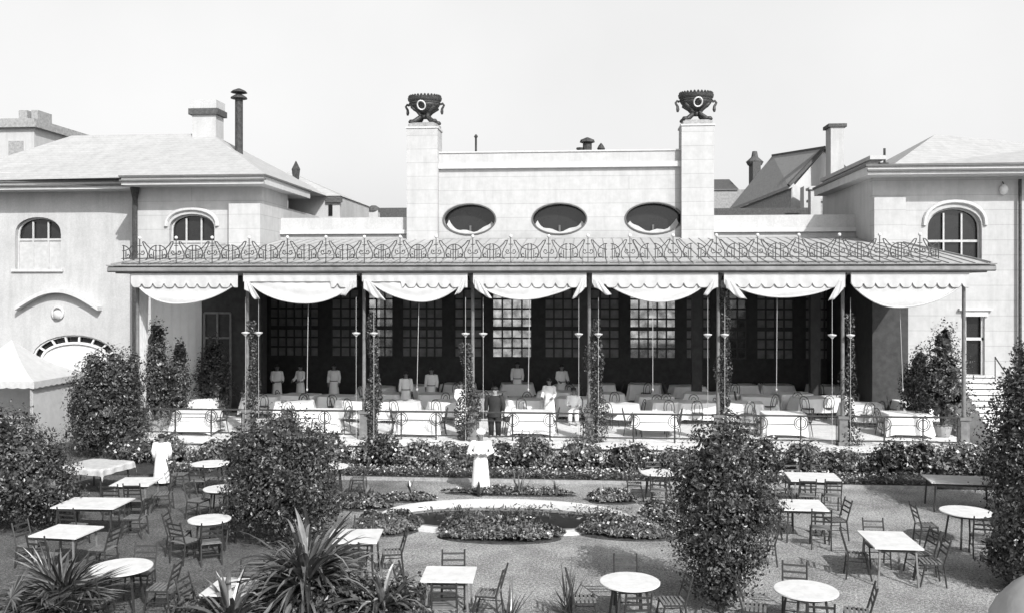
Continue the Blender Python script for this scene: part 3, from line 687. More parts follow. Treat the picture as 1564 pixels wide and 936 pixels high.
# ---- railing
ORD = ['first', 'second', 'third', 'fourth', 'fifth', 'sixth', 'seventh']
bays = [(CX[i], CX[i+1]) for i in range(7)]
for i, (a, b) in enumerate(bays):
    r_ = thing('railing', f'iron railing with double rings in the {ORD[i]} veranda bay from the left', 'railing', ((a+b)/2, YV, FZ), group='railings between the veranda columns')
    m = MB(); m.bar((a+.15, YV, 1.52), (b-.15, YV, 1.52), .03, 6); m.bar((a+.15, YV, .74), (b-.15, YV, .74), .022, 5)
    W = b-a; p1, p2 = a+W*.345, a+W*.665
    if i == 0: p1, p2 = gx(268, YV), gx(323, YV)
    m.bar((p1+.21, YV, 1.25), (p2-.21, YV, 1.25), .015); m.bar((a+.15, YV, 1.25), (p1-.21, YV, 1.25), .013); m.bar((p2+.21, YV, 1.25), (b-.15, YV, 1.25), .013)
    m.build('rails', M['iron'], r_)
    for p_ in (p1, p2, a+.2, b-.2):
        po = MB().bar((p_, YV, FZ), (p_, YV, 1.52), .028 if p_ in (p1, p2) else .016, 5).build('post', M['iron'], r_)
        if p_ in (p1, p2):
            q = MB()
            for rr in (.21, .15): q.tube([(p_+rr*cos(2*pi*k/18), YV-.025, 1.29+rr*sin(2*pi*k/18)) for k in range(18)], .017, 4, True)
            q.build('ring', M['iron'], po)
AWN = []
# ---- awnings: scalloped valance and looped-up canvas
AW = [(1.0, .02, .99, 0, 0, 0, 1), (.97, .03, .99, 1, 1, .78, 1), (.9, .05, .97, 1, 1, .38, 1), (.83, .02, .97, 1, 1, 0, 1),
    (.9, .06, .95, 1, 1, 0, 1), (.76, .02, .98, 1, 1, 0, 1), (1.08, .0, .98, 0, 0, 0, 1)]
for i, (a, b) in enumerate(bays):
    drop, ls, rs, tl, tr_, s0, s1 = AW[i]; rnd = random.Random(i)
    a_, b_ = a+.09, b-.09; W = b_-a_; YA = 29.40; zt = EV+.0
    t = thing('awning', f'white canvas awning with scalloped valance looped up in the {ORD[i]} bay from the left', 'awning', ((a_+b_)/2, YA, zt), group='awnings along the veranda front')
    AWN.append(t); n = 100; ns = 9.6
    def sc(u):
        k = (u*ns) % 1.0
        if not (s0 <= u <= s1): return .27
        return .3+.16*abs(sin(pi*k+.4*sin(2*pi*k)))**.8
    v = MB(); v.grid(lambda u, q: (a_+W*u, YA-.03+.012*sin(u*60+i)*q, zt-q*sc(u)), n, 3); va = v.build('valance', M['canvas'], t, solid=.012)
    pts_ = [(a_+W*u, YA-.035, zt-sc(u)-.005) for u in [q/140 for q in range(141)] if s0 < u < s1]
    MB().tube(pts_, .013, 4).build('shadow_braid', M['seam'], va)  # dark edge braid, doubling as the painted shadow line of the valance
    sw = MB()
    def swag(u, q):
        k = min(max((u-ls)/(rs-ls), 0), 1); k = min(max(k+.07*sin(pi*k)*sin(i*2.3+1), 0), 1); sag = max(4*k*(1-k), 0)**.85
        top = zt-.02; bot = zt-.3-(drop-.3)*sag*(1+.02*sin(u*9+i))
        bulge = .10*q*sag
        fold = .024*sin(q*13+u*4+2*sin(u*5+i))*sag*q+.006*sin(u*30)*(1-q)
        return (a_+W*(ls+(rs-ls)*u)*1.0, YA+.045-bulge-fold, top+(bot-top)*q)
    sw.grid(swag, 48, 26); sw.build('swag', M['canvas'], t, smooth=True, solid=.015)
    rp = MB(); rp.tube([tuple(Vector(swag(k/24, 1))+Vector((0, -.02, -.0))) for k in range(25)], .03, 5); rp.build('hem', M['canvas'], t, smooth=True)
    for side, on in ((0, tl), (1, tr_)):
        if not on: continue
        ta = MB(); cx_ = a_+.06 if side == 0 else b_-.06; sg = 1 if side == 0 else -1; Lw = rnd.uniform(.5, .75) if side == 0 else rnd.uniform(.35, .5); H = rnd.uniform(.55, .78)
        def tail(u, q):
            x = cx_+sg*(Lw*u*(.25+.75*q)); hh = H*(1-.35*abs(u-.65))*(.55+.45*u)
            return (x, YA-.07-.025*sin(u*13+i)*(q), zt-.2-q*hh-.02*sin(u*9+i*2)*q)
        ta.grid(tail, 26, 8); ta.build('gathered_tail', M['canvas'], t, smooth=True, solid=.012)
# side curtain at the left end
xc_ = CX[0]
t = thing('side_curtain', 'tall white canvas curtain closing the left end of the veranda', 'curtain', (xc_, 32, FZ))
m = MB(); m.grid(lambda u, q: (xc_-.05+.05*sin(u*34)*(.4+.6*q), 30.15+.75*u*(1-.35*q), 5.75-q*4.3), 30, 10); m.build('front_drape', M['canvas'], t, smooth=True)
m = MB(); m.grid(lambda u, q: (xc_+.0+.06*sin(u*38+.6*sin(q*5)), 30.9+4.2*u, 5.9-q*5.2), 40, 8); m.build('back_drape', M['canvas2'], t, smooth=True)
# ---- lamp poles and cords
def make_lamp():
    t = thing('pole_lamp', 'x', 'lamp')
    MB().bar((0, 0, FZ), (0, 0, 5.3), .008, 5).build('pole', M['cord'], t)
    s_ = MB().lathe([(.025, -.1), (.05, -.06), (.13, .0), (.14, .03), (.03, .05)], (0, 0, 4.1), 10); s_.build('shade', M['white'], t)
    return t
lamp = Placer(make_lamp)
LP = [375, 395, 544, 571, 711, 738, 884, 914, 1081, 1107, 1271, 1299]
for k, px in enumerate(LP):
    side = 'left' if k % 2 == 0 else 'right'; cn = ORD[k//2+1]
    lamp((gx(px, 29.8), 29.8, 0), 0, f'thin pole with a small white cone shade, just {side} of the {cn} column', 'pole lamps beside the columns')
for k, (px, p2) in enumerate(((471, 469), (640, 637), (809, 807), (997, 997), (1187, 1186), (1374, 1379))):
    A_, B_ = onY(px, 455, 29.8), onY(p2, 592, 29.8)
    MB().bar(A_, B_, .010, 5).lathe([(.02, -.1), (.035, -.05), (.01, 0)], B_, 6).build('pull_cord', M['cord'], AWN[k+1])

# ================================================================= FOLIAGE
def blob_pts(blobs, n, rnd, shell=(.7, 1.03), wob=.2):
    pts = []; tot = sum(b[3]*b[5]*b[4] for b in blobs)**1; 
    ws = [(b[3]*b[5])**1.0 for b in blobs]; sw_ = sum(ws)
    ph = [rnd.uniform(0, 6) for _ in range(6)]
    for b, w_ in zip(blobs, ws):
        bx, by, bz, rx, ry, rz = b
        for _ in range(int(n*w_/sw_)):
            z = rnd.uniform(-1, 1); a = rnd.uniform(0, 2*pi); q = sqrt(1-z*z); d = Vector((q*cos(a), q*sin(a), z))
            wv = 1+wob*(sin(a*3+ph[0]+z*2)*.5+sin(a*5+z*7+ph[1])*.35+sin(a*9+ph[2]-z*9)*.3+sin(z*13+a*2+ph[3])*.25)
            r = (shell[0]+(shell[1]-shell[0])*sqrt(rnd.random()))*wv
            p = Vector((bx+d.x*rx*r, by+d.y*ry*r, bz+d.z*rz*r))
            if p.z < .03: continue
            pts.append((p, d))
    return pts
def shrub(name, label, cat, loc, blobs, n, size, seed, m='leaf', group=None, trunk=True, core=True, flowers=0):
    loc = Vector(loc); t = thing(name, label, cat, loc, group=group); rnd = random.Random(seed)
    mb = MB(); B = [(b[0]+loc.x, b[1]+loc.y, b[2]+loc.z, b[3], b[4], b[5]) for b in blobs]
    if len(blobs) >= 4 and n > 5000:
        ext = []
        for _ in range(16):
            q = rnd.choice(B); a = rnd.uniform(0, 6.28); z = rnd.uniform(-.7, 1); e = sqrt(1-z*z); r_ = rnd.uniform(.16, .34)
            ext.append((q[0]+q[3]*.95*e*cos(a), q[1]+q[4]*.95*e*sin(a), q[2]+q[5]*.98*z, r_, r_, r_*rnd.uniform(.8, 1.4)))
        B2 = B; mb.leaves(blob_pts(ext, int(n*.22), rnd, (.2, 1.1), .3), size, seed=seed+9)
    mb.leaves(blob_pts(B, int(n*.5), rnd, wob=.26), size, seed=seed); mb.leaves(blob_pts(B, int(n*.36), rnd, wob=.34), size*.75, seed=seed+4)
    if core: mb.leaves(blob_pts(B, int(n*.12), rnd, (.2, .6)), size*3.2, seed=seed+1, asp=.8)
    # stray sprigs outside
    mb.leaves(blob_pts(B, int(n*.05), rnd, (1.0, 1.16)), size*.9, seed=seed+2)
    mb.build('foliage', M[m], t)
    if trunk:
        tr = MB(); top = max(b[2] for b in blobs)
        for k in range(5):
            a = rnd.uniform(0, 6.28); e_ = rnd.uniform(.2, .5)*blobs[0][3]
            tr.tube([loc, loc+Vector((cos(a)*e_*.25, sin(a)*e_*.25, top*.35)), loc+Vector((cos(a)*e_, sin(a)*e_, top*.95))], [.06, .04, .015], 6)
        tr.build('trunk', M['bark'], t)
    if flowers:
        fl = MB(); pts = blob_pts(B, flowers, rnd, (.96, 1.06)); pts = [q for q in pts if q[1].z > -.1]
        fl.leaves(pts, size*.9, seed=seed+5, asp=.9); fl.build('flowers', M['flower'], t)
    return t
b0 = onZ(432, 832)
shrub('large_shrub', 'broad glossy dark shrub left of the pool, rising above the veranda rail', 'shrub', b0, [(0,0,1.45,1.2,1.1,1.15), (-.1,0,2.25,.85,.8,.72), (-.75,0,1.0,.62,.7,.75), (.55,0,1.3,.65,.7,.8), (.2,0,.7,.9,.8,.6), (-.35,0,2.0,.7,.6,.6)], 15000, .085, 11)
b0 = onZ(1101, 934)
shrub('large_shrub', 'tall narrow-footed dark shrub right of the pool', 'shrub', b0, [(0,0,2.72,.58,.55,.52), (-.12,0,2.2,.8,.7,.65), (.16,0,1.85,.82,.7,.75), (-.05,0,1.35,.82,.7,.7), (.05,0,.95,.66,.6,.6), (0,0,.5,.42,.4,.42)], 15000, .075, 12)
b0 = onZ(1600, 905)
shrub('large_shrub', 'lower rounded dark shrub at the right edge in front of the tall one', 'shrub', b0, [(0,0,.9,.8,.8,.8), (.3,0,1.5,.7,.7,.6), (-.2,.2,.6,.75,.7,.5), (.2,0,.4,.9,.7,.4), (.1,0,1.0,1.0,.9,1.0)], 14000, .085, 16)
b0 = onZ(1590, 800)
shrub('large_shrub', 'tall dark shrub filling the right edge of the garden', 'shrub', b0, [(0,0,1.6,1.15,1.2,1.3), (.2,0,2.7,1.1,1.1,1.0), (.1,.2,3.4,.75,.8,.7), (-.3,0,.8,.9,.9,.8), (.7,0,2.2,1.2,1,1.8), (-.35,0,2.0,.9,.9,1.3)], 30000, .095, 13)
b0 = onZ(28, 812)
shrub('large_shrub', 'wide dark shrub at the left edge beside the long tables', 'shrub', b0, [(-.2,0,1.3,1.3,1.2,1.1), (-.7,0,2.1,1.0,1,.8), (.5,.2,1.0,.7,.9,.8), (-.2,.6,.7,1.3,.8,.7), (.15,0,1.75,.7,.7,.7)], 15000, .085, 14)
b0 = Vector((gx(160, 29.2), 29.2, 0))
shrub('large_shrub', 'rounded dark bush beside the left end of the veranda', 'shrub', b0, [(0,0,1.6,1.15,1,1.3), (.3,0,2.7,.85,.8,.9), (-.4,0,2.2,.8,.8,.9), (-.5,0,.8,.8,.8,.8), (.6,.1,2.0,.6,.6,1.4), (.8,0,.9,.7,.6,.8)], 14000, .1, 15)
b0 = Vector((gx(85, 29.5), 29.0, 0))
# clipped plants inside the veranda ends
def potplant(label, px, Y, top, wpx, seed, bot=None, m='leaf'):
    x = gx(px, Y); zt = gz(px, top, Y); h = zt-FZ; w_ = wpx*Y/FPX/2
    t = shrub('potted_tree', label, 'potted plant', (x, Y, FZ), [(0,0,h*.35,w_,w_,h*.3), (0,0,h*.6,w_*.85,w_*.8,h*.26), (.05,0,h*.82,w_*.5,w_*.5,h*.19), (-.1,0,h*.5,w_*.9,w_*.8,h*.25)], 3800, .1, seed, m)
    MB().lathe([(.2, 0), (.26, .2), (.3, .4), (.26, .4)], (x, Y, FZ), 12).build('pot', M['pot'], t)
potplant('tallest potted evergreen against the white curtain at the left veranda end', 238, 31.0, 488, 56, 21)
potplant('slim dark potted cypress right of the tallest evergreen by the curtain', 272, 31.8, 520, 40, 22)
potplant('leafy potted tree in the shade at the back of the first bay', 325, 34.5, 512, 60, 23)
potplant('big potted bush beside the right-hand end column of the veranda', 1440, 32.0, 492, 85, 24)
potplant('smaller potted bush left of the big one in the seventh bay', 1402, 33.5, 530, 50, 25)
# vines on the columns
VS = [(1, .16, 3.9, .55), (2, .3, 4.2, .8), (3, -.16, 3.2, .8), (4, .2, 4.0, .7), (5, .2, 5.0, .6), (6, .2, 4.2, .35)]
for i, dx, h, dens in VS:
    x = CX[i]+dx; rnd = random.Random(40+i); pts = []
    for _ in range(int(5200*dens)):
        q = rnd.random()**1.2; z = FZ+q*h; ww = (.34 if i in (3, 4) else .25)*(1.15-q*.7)*(1+.35*sin(z*3+i))
        a = rnd.uniform(0, 6.28); rr = ww*sqrt(rnd.random()); pts.append((Vector((x+cos(a)*rr*1.15+.05*sin(z*2.1+i), YV+sin(a)*rr*.8, z)), Vector((cos(a), sin(a), 0))))
    t = thing('climbing_vine', f'leafy climber twining up beside the {ORD[i]} column from the left', 'climbing plant', (x, YV, FZ), group='climbers on the columns')
    MB().leaves(pts, .085, seed=i).build('foliage', M['vine'], t)
    MB().tube([(x+.05*sin(z*2.1+i)-.0, YV, FZ+z*h/10) for z in range(11)], .02, 5).build('stem', M['bark'], t)
# border bushes under the railing
Yh = 28.35; xs0, xs1 = gx(175, Yh), gx(1535, Yh); nb = 21
for k in range(nb):
    rnd = random.Random(100+k); x = xs0+(xs1-xs0)*(k+.5)/nb; wd = (xs1-xs0)/nb*.62; h = rnd.uniform(.62, .95)
    bl_ = [(rnd.uniform(-.5, .5), rnd.uniform(-.3, .3), h*rnd.uniform(.45, .75), wd*.55, .5, h*.5) for _ in range(4)]+[(0, 0, h*.4, wd, .62, h*.45)]
    fx = int(782+FPX*((x*cos(YAW)+Yh*sin(YAW))/(-x*sin(YAW)+Yh*cos(YAW))))
    shrub('border_bush', f'leafy border bush below the {["left end", "middle", "right end"][k % 3]} of the {ORD[k//3]} railing bay from the left', 'bush', (x, Yh+rnd.uniform(-.15, .15), 0), bl_, 2000, .11, 200+k, 'leaf2' if k % 3 else 'leaf', group='bushes in the veranda border', trunk=False, flowers=160 if k % 2 else 90)
# upright spiky stems among bushes
sk = MB()
rnd = random.Random(5)
fb_ = MB(); pts = []
for _ in range(9000):
    x = rnd.uniform(gx(470, 26.9), gx(1420, 27.2)); y = 26.85+rnd.gauss(0, .13); pts.append((Vector((x, y, rnd.uniform(.05, .34))), Vector((0, -.3, 1))))
for _ in range(1200):
    x = rnd.uniform(gx(250, 26.9), gx(330, 27.2)); y = 26.85+rnd.gauss(0, .13); pts.append((Vector((x, y, rnd.uniform(.05, .3))), Vector((0, -.3, 1))))
fb_.leaves([p for p in pts if rnd.random() < .62], .09, seed=3, asp=.4); tag(fb_.build('edging_plants', M['leaf2']), 'low leafy edging plants in front of the border bushes', 'edging plants', kind='stuff')
tag(MB().leaves([(p+Vector((0,0,.04)), n_) for p, n_ in pts if rnd.random() < .2 and p.z > .16], .08, seed=4, asp=.6).build('edging_flowers', M['flower']), 'pale flowers along the front of the veranda border', 'flowers', kind='stuff')
m = MB(); m.box((gx(160, 28), 26.45, .0), (gx(1545, 28), 29.3, .05)); tag(m.build('border_soil', M['soil']), kind='structure')
m = MB(); m.box((gx(470, 26.4), 26.36, 0), (gx(1430, 26.4), 26.46, .09)); tag(m.build('border_kerb', M['slate']), kind='structure')

# ---- pool
pc = onZ(772, 792); A1, B1 = 3.1, 1.62
pc = Vector((onZ(778, 790).x, (onZ(778, 765).y+onZ(778, 813).y)/2, 0))
yb_, yf_ = onZ(774, 764, .16).y, onZ(774, 811, .12).y; pc.y = (yb_+yf_)/2; pc.x = onZ(774, 782, .1).x; A1 = (onZ(968, 786, .16).x-onZ(581, 786, .16).x)/2; B1 = (yb_-yf_)/2
pool = thing('pool', 'oval garden pool with a broad white stone kerb in front of the veranda', 'pool', pc)
def oval(a, b, z, n=64): return [(pc.x+a*cos(2*pi*k/n), pc.y+b*sin(2*pi*k/n), z) for k in range(n)]
def ringband(profile, n=64, tilt=True):
    m = MB(); vs = []
    for off, z in profile:
        for p in oval(A1-off, B1-off, z, n): vs.append((p[0], p[1], p[2]*(.35+1.1*((p[1]-pc.y)/B1*.5+.5)) if tilt else p[2]))
    N = len(profile); fs = [(i*n+k, i*n+(k+1) % n, (i+1)*n+(k+1) % n, (i+1)*n+k) for i in range(N-1) for k in range(n)]
    return m.add(vs, fs)
ringband([(0, 0), (0, .14), (.02, .15), (.24, .15), (.26, .14), (.26, .02)]).build('kerb', M['kerb'], pool)
ringband([(.4, .02), (.4, .06), (.52, .06), (.52, .02)]).build('inner_step', M['fascia'], pool)
MB().add(oval(A1-.25, B1-.25, .03), [tuple(range(64))]).build('water', M['water'], pool)
def clump(name, label, cat, c, n, L, seed, m='blade', spread=1.0, wid=.035, group=None, up=1.0):
    rnd = random.Random(seed); c = Vector(c); mb = MB()
    for k in range(n):
        a = rnd.uniform(0, 2*pi); el = rnd.uniform(.25, 1.45) if up == 1 else rnd.uniform(up, 1.5); l_ = L*rnd.uniform(.6, 1.1); w0 = wid*rnd.uniform(.7, 1.3)
        d = Vector((cos(a)*cos(el)*spread, sin(a)*cos(el)*spread, sin(el))); side = Vector((-sin(a), cos(a), 0)); pts = []
        droop = rnd.uniform(.1, .5)*(1.4-el/1.57)
        base = c+Vector((rnd.uniform(-.08, .08), rnd.uniform(-.08, .08), rnd.uniform(0, .1)))
        N = 6; vs = []
        for i in range(N+1):
            s_ = i/N; p = base+d*l_*s_+Vector((0, 0, -droop*l_*s_*s_)); ww = w0*(.5+1.6*s_ if s_ < .35 else 1.06*(1-((s_-.35)/.65)**1.6))
            vs += [p-side*ww, p+Vector((0, 0, -ww*.4)), p+side*ww]
        mb.add(vs, [(i*3+j, i*3+j+1, i*3+j+4, i*3+j+3) for i in range(N) for j in (0, 1)])
    o = mb.build(name, M[m], origin=c, smooth=False); return tag(o, label, cat, group)
for k, (px, py, lb) in enumerate(((705, 790, 'pale water plant on the left side of the pool'), (808, 788, 'pale water plant in the middle of the pool'), (918, 790, 'pale water plant on the right side of the pool'), (760, 797, 'small water plant left of the pool centre'))):
    c = onZ(px, py, .05); rnd = random.Random(k)
    mb = MB().leaves([(c+Vector((rnd.gauss(0, .42), rnd.gauss(0, .16), rnd.uniform(0, .26))), Vector((0, 0, .5))) for _ in range(260 if k < 3 else 120)], .13, seed=k, asp=.3)
    tag(mb.build('water_plant', M['leaf2'], origin=c), lb, 'water plant', 'plants in the pool')
def bed(name, label, c, rx, ry, h, seed, n=5000, fl=500, fm=None):
    c = Vector(c); t = thing(name, label, 'flower bed', c); rnd = random.Random(seed); pts = []; fp = []
    for _ in range(n):
        a = rnd.uniform(0, 6.28); q = sqrt(rnd.random()); edge = 1+.07*sin(a*5+seed)+.05*sin(a*9)
        hh = h*(1-.55*q**6)*(.72+.2*sin(a*3+q*5+seed)+.12*sin(a*11+q*9))
        pts.append((Vector((c.x+rx*q*cos(a)*edge, c.y+ry*q*sin(a)*edge, max(.02, hh*rnd.uniform(.35, 1.05)+.04))), Vector((q*cos(a), q*sin(a), .6))))
    MB().leaves(pts, .085, seed=seed).build('plants', M['leaf2'], t)
    fp = [(p+Vector((0, 0, .03)), Vector((0, -.3, 1))) for p, _ in pts[:fl*3] if rnd.random() < .33]
    if fl: MB().leaves(fp, .06, seed=seed+1, asp=.9).build('flowers', M['flower'], t)
    MB().lathe([(1.04, 0), (1.0, .03), (0.01, .05)], (c.x, c.y, 0), 28, (rx, ry)).build('soil', M['soil'], t)
bed('flower_bed', 'oval bed of low flowering plants in front of the pool', onZ(762, 820), 1.36, .55, .42, 1, 7000, 260)
bed('flower_bed', 'dark bushy bed against the left end of the pool', onZ(592, 806), .78, .75, .34, 2, 5500, 80)
bed('flower_bed', 'wide speckled bed against the right end of the pool', onZ(968, 813), 1.3, .7, .34, 3, 8000, 420)
bed('flower_bed', 'small leafy bed between the right end of the pool and the narrow-footed shrub', onZ(1015, 796), .65, .7, .45, 4, 4500, 400)
bed('flower_bed', 'thin strip of plants along the back of the pool kerb', onZ(780, 755), 1.75, .2, .2, 5, 2600, 150)
bed('flower_bed', 'leafy patch behind the pool at the right, beside the round table', onZ(935, 766), .6, .3, .35, 6, 1800, 180)
bed('flower_bed', 'dark leafy patch left of the pool with spear leaves', onZ(555, 774), .75, .45, .35, 7, 2500, 60)
bed('flower_bed', 'small low patch behind the left part of the pool', onZ(625, 764), .7, .25, .2, 8, 1500, 100)
clump('spiky_plant', 'small spiky plant in the patch behind the left part of the pool', 'plant', onZ(626, 760), 12, .62, 31, spread=.7)
clump('spiky_plant', 'spear-leaved plant in the dark patch left of the pool', 'plant', onZ(562, 772), 10, .9, 32, spread=.7, wid=.05)
clump('spiky_plant', 'upright spiky plant behind the pool right of the white-robed waiter', 'plant', onZ(793, 756), 18, .75, 33, spread=.7)
clump('spiky_plant', 'small spear-leaved plant at the feet of the white-robed waiter', 'plant', onZ(733, 758), 8, .55, 34, spread=.7, wid=.04, m='leaf')
clump('spiky_plant', 'thin spiky plant behind the pool near its right end', 'plant', onZ(846, 757), 9, .6, 35, spread=.6)
clump('grass_tuft', 'wispy tuft of tall grass at the bottom left of the near round table', 'grass', onZ(868, 945), 60, 1.05, 36, spread=.7, wid=.012)
clump('grass_tuft', 'ragged grass tuft at the bottom edge right of the near square table', 'grass', onZ(775, 960), 40, .9, 37, spread=.9, wid=.014)
# ---- palms in the foreground
def fanpalm(label, c, nf, R_, seed, H=.8):
    rnd = random.Random(seed); c = Vector(c); t = thing('fan_palm', label, 'palm', c)
    MB().lathe([(.14, 0), (.17, .2), (.13, H*.6)], c, 10).build('trunk', M['bark'], t)
    for k in range(nf):
        a = 2*pi*k/nf+rnd.uniform(-.2, .2); el = rnd.uniform(.15, 1.25); Lp = rnd.uniform(.2, .5)
        d = Vector((cos(a)*cos(el), sin(a)*cos(el), sin(el))); st_ = c+Vector((0, 0, H*.55)); hub = st_+d*Lp
        mb = MB().bar(st_, hub, .012, 4)
        side = Vector((-sin(a), cos(a), 0)); nrm = d.cross(side).normalized()
        nbl = 20
        for j in range(nbl):
            b = radians(-105+210*j/(nbl-1)); dd = (d*cos(b)+side*sin(b)).normalized(); l_ = R_*(1-.25*abs(b)/1.8)*rnd.uniform(.85, 1.05); pr = nrm.cross(dd).normalized()
            vs = []; N = 4
            for i in range(N+1):
                s_ = i/N; p = hub+dd*l_*s_+Vector((0, 0, -.16*l_*s_*s_)); ww = .02*(1 if s_ < .5 else (1-(s_-.5)/.5))+.002; vs += [p-pr*ww, p+nrm*ww*.5, p+pr*ww]
            mb.add(vs, [(i*3+q, i*3+q+1, i*3+q+4, i*3+q+3) for i in range(N) for q in (0, 1)])
        mb.build('frond', M['blade'], t)
    return t
fanpalm('fan palm in the bottom left corner below the oval-topped table', onZ(92, 962), 18, .85, 51, H=.75)
fanpalm('fan palm cut off by the left edge at the bottom', onZ(-5, 1000), 10, .55, 52, H=.7)
def cordy(label, c, n, L, seed, H):
    rnd = random.Random(seed); c = Vector(c); t = thing('strap_leaved_palm', label, 'palm', c)
    MB().tube([c, c+Vector((.03, 0, H))], [.09, .07], 8).build('trunk', M['bark'], t)
    mb = MB()
    for k in range(n):
        a = rnd.uniform(0, 2*pi); el = rnd.uniform(-.25, 1.0) if rnd.random() < .65 else rnd.uniform(.6, 1.45); l_ = L*rnd.uniform(.55, 1.12); w0 = rnd.uniform(.024, .052)
        d = Vector((cos(a)*cos(el), sin(a)*cos(el), sin(el))); side = Vector((-sin(a), cos(a), 0)).normalized(); base = c+Vector((0, 0, H-rnd.uniform(0, .25))); N = 6; vs = []
        dr_ = rnd.uniform(.2, .75)
        for i in range(N+1):
            s_ = i/N; p = base+d*l_*s_+side*(.12*l_*s_*s_*sin(k*1.7))+Vector((0, 0, -dr_*l_*s_**2.4)); ww = w0*(1.0 if s_ < .5 else 1.02-((s_-.5)/.5)**1.5)
            if p.z < .03: p.z = .03
            vs += [p-side*ww, p+Vector((0, 0, -ww*.5)), p+side*ww]
        mb.add(vs, [(i*3+j, i*3+j+1, i*3+j+4, i*3+j+3) for i in range(N) for j in (0, 1)])
    mb.build('leaves', M['blade'], t); return t
cordy('big strap-leaved palm in front of the broad shrub, largest of the foreground palms', onZ(468, 962), 300, 1.75, 61, .85)
cordy('strap-leaved palm at the bottom, right of the largest one', onZ(585, 985), 130, 1.2, 62, .6)
cordy('low strap-leaved palm left of the largest one, over the hidden table', onZ(352, 992), 110, 1.25, 63, .45)
cordy('strap-leaved palm at the bottom edge between the fan palm and the largest one', onZ(258, 1020), 60, .95, 64, .4)
shrub('undergrowth_bush', 'dark leafy bush under the foreground palms', 'bush', onZ(520, 972), [(0,0,.45,.9,.6,.5), (.75,0,.4,.6,.5,.45), (-.9,.0,.35,.8,.5,.35), (-1.9,0,.3,.8,.5,.3)], 6000, .09, 65, trunk=False)
shrub('undergrowth_bush', 'dark low bush at the bottom left between the fan palms', 'bush', onZ(165, 985), [(0,0,.2,.9,.5,.3), (-1.1,0,.2,.7,.5,.3)], 2500, .09, 66, trunk=False)

# ================================================================= FURNITURE
def make_chair(style=0):
    t = thing('garden_chair', 'x', 'chair'); m = M['wood']; s_ = M['wood2']
    a = MB()
    for k in range(6): y = -.17+.34*k/5; a.cbox((0, y, .445), (.4, .042, .016))
    a.build('seat', s_, t)
    MB().cbox((-.19, 0, .42), (.025, .38, .03)).cbox((.19, 0, .42), (.025, .38, .03)).cbox((0, .175, .42), (.36, .02, .03)).build('seat_frame', m, t)
    b = MB()
    for z, y in ((.62, -.225), (.72, -.25), (.83, -.28)): b.cbox((0, y, z), (.38, .014, .035), rx=.22)
    b.build('backrest', m, t)
    for sx in (-1, 1):
        MB().bar((sx*.2, .16, .44), (sx*.2, .25, 0), .017, 5).build('front_leg', m, t)
        MB().tube([(sx*.2, -.3, .9), (sx*.2, -.25, .72), (sx*.2, -.17, .44), (sx*.2, -.22, 0)], .017, 5).build('rear_leg', m, t)
    MB().bar((-.2, .21, .2), (.2, .21, .2), .01, 4).bar((-.2, -.19, .22), (.2, -.19, .22), .01, 4).bar((-.2, .205, .24), (-.2, -.19, .24), .01, 4).bar((.2, .205, .24), (.2, -.19, .24), .01, 4).build('stretcher', m, t)
    return t
gchair = Placer(make_chair)
def make_bent():
    t = thing('bentwood_chair', 'x', 'chair'); m = M['bent']
    MB().lathe([(.2, .43), (.215, .445), (.215, .46), (.19, .468)], (0, 0, 0), 16).build('seat', m, t)
    MB().tube([(-.17, -.17, .46), (-.19, -.22, .65), (-.17, -.26, .82), (-.1, -.28, .91), (0, -.285, .935), (.1, -.28, .91), (.17, -.26, .82), (.19, -.22, .65), (.17, -.17, .46)], .016, 5).tube([(-.09, -.19, .46), (-.1, -.235, .65), (-.07, -.265, .79), (0, -.275, .84), (.07, -.265, .79), (.1, -.235, .65), (.09, -.19, .46)], .013, 5).build('back_loop', m, t)
    for sx in (-1, 1):
        MB().bar((sx*.15, .15, .44), (sx*.19, .2, 0), .018, 5, .012).build('front_leg', m, t)
        MB().bar((sx*.16, -.16, .44), (sx*.19, -.23, 0), .018, 5, .012).build('rear_leg', m, t)
    MB().tube([(.165*cos(a), .165*sin(a), .23) for a in [2*pi*k/14 for k in range(14)]], .01, 4, True).build('stretcher', m, t)
    return t
bchair = Placer(make_bent)
def aim(src, dst): d = Vector(dst)-Vector(src); return atan2(d.y, d.x)-pi/2
rj = random.Random(9)
DIRS = {'back': (0, 1), 'front': (0, -1), 'left': (-1, 0), 'right': (1, 0), 'back left': (-.45, 1), 'back right': (.45, 1), 'front left': (-.45, -1), 'front right': (.45, -1), 'right back': (1, .45), 'right front': (1, -.45)}
PH = {'back': 'far side', 'front': 'near side', 'left': 'left side', 'right': 'right side', 'back left': 'far left', 'back right': 'far right', 'front left': 'near left', 'front right': 'near right', 'right back': 'right side, farther place,', 'right front': 'right side, nearer place,'}
def chairs_round(c, r, sides, desc, maker=None, z=0, name='slatted folding chair', group='garden chairs'):
    maker = maker or gchair
    for s_ in sides:
        d = Vector((DIRS[s_][0], DIRS[s_][1], 0)).normalized(); p = Vector((c[0], c[1], z))+d*(r+.22+rj.uniform(-.03, .12))+Vector((rj.uniform(-.06, .06), rj.uniform(-.06, .06), 0))
        maker(p, aim(p, (c[0], c[1], z))+rj.uniform(-.22, .22), f'slatted chair at the {PH[s_]} of the {desc}', group)
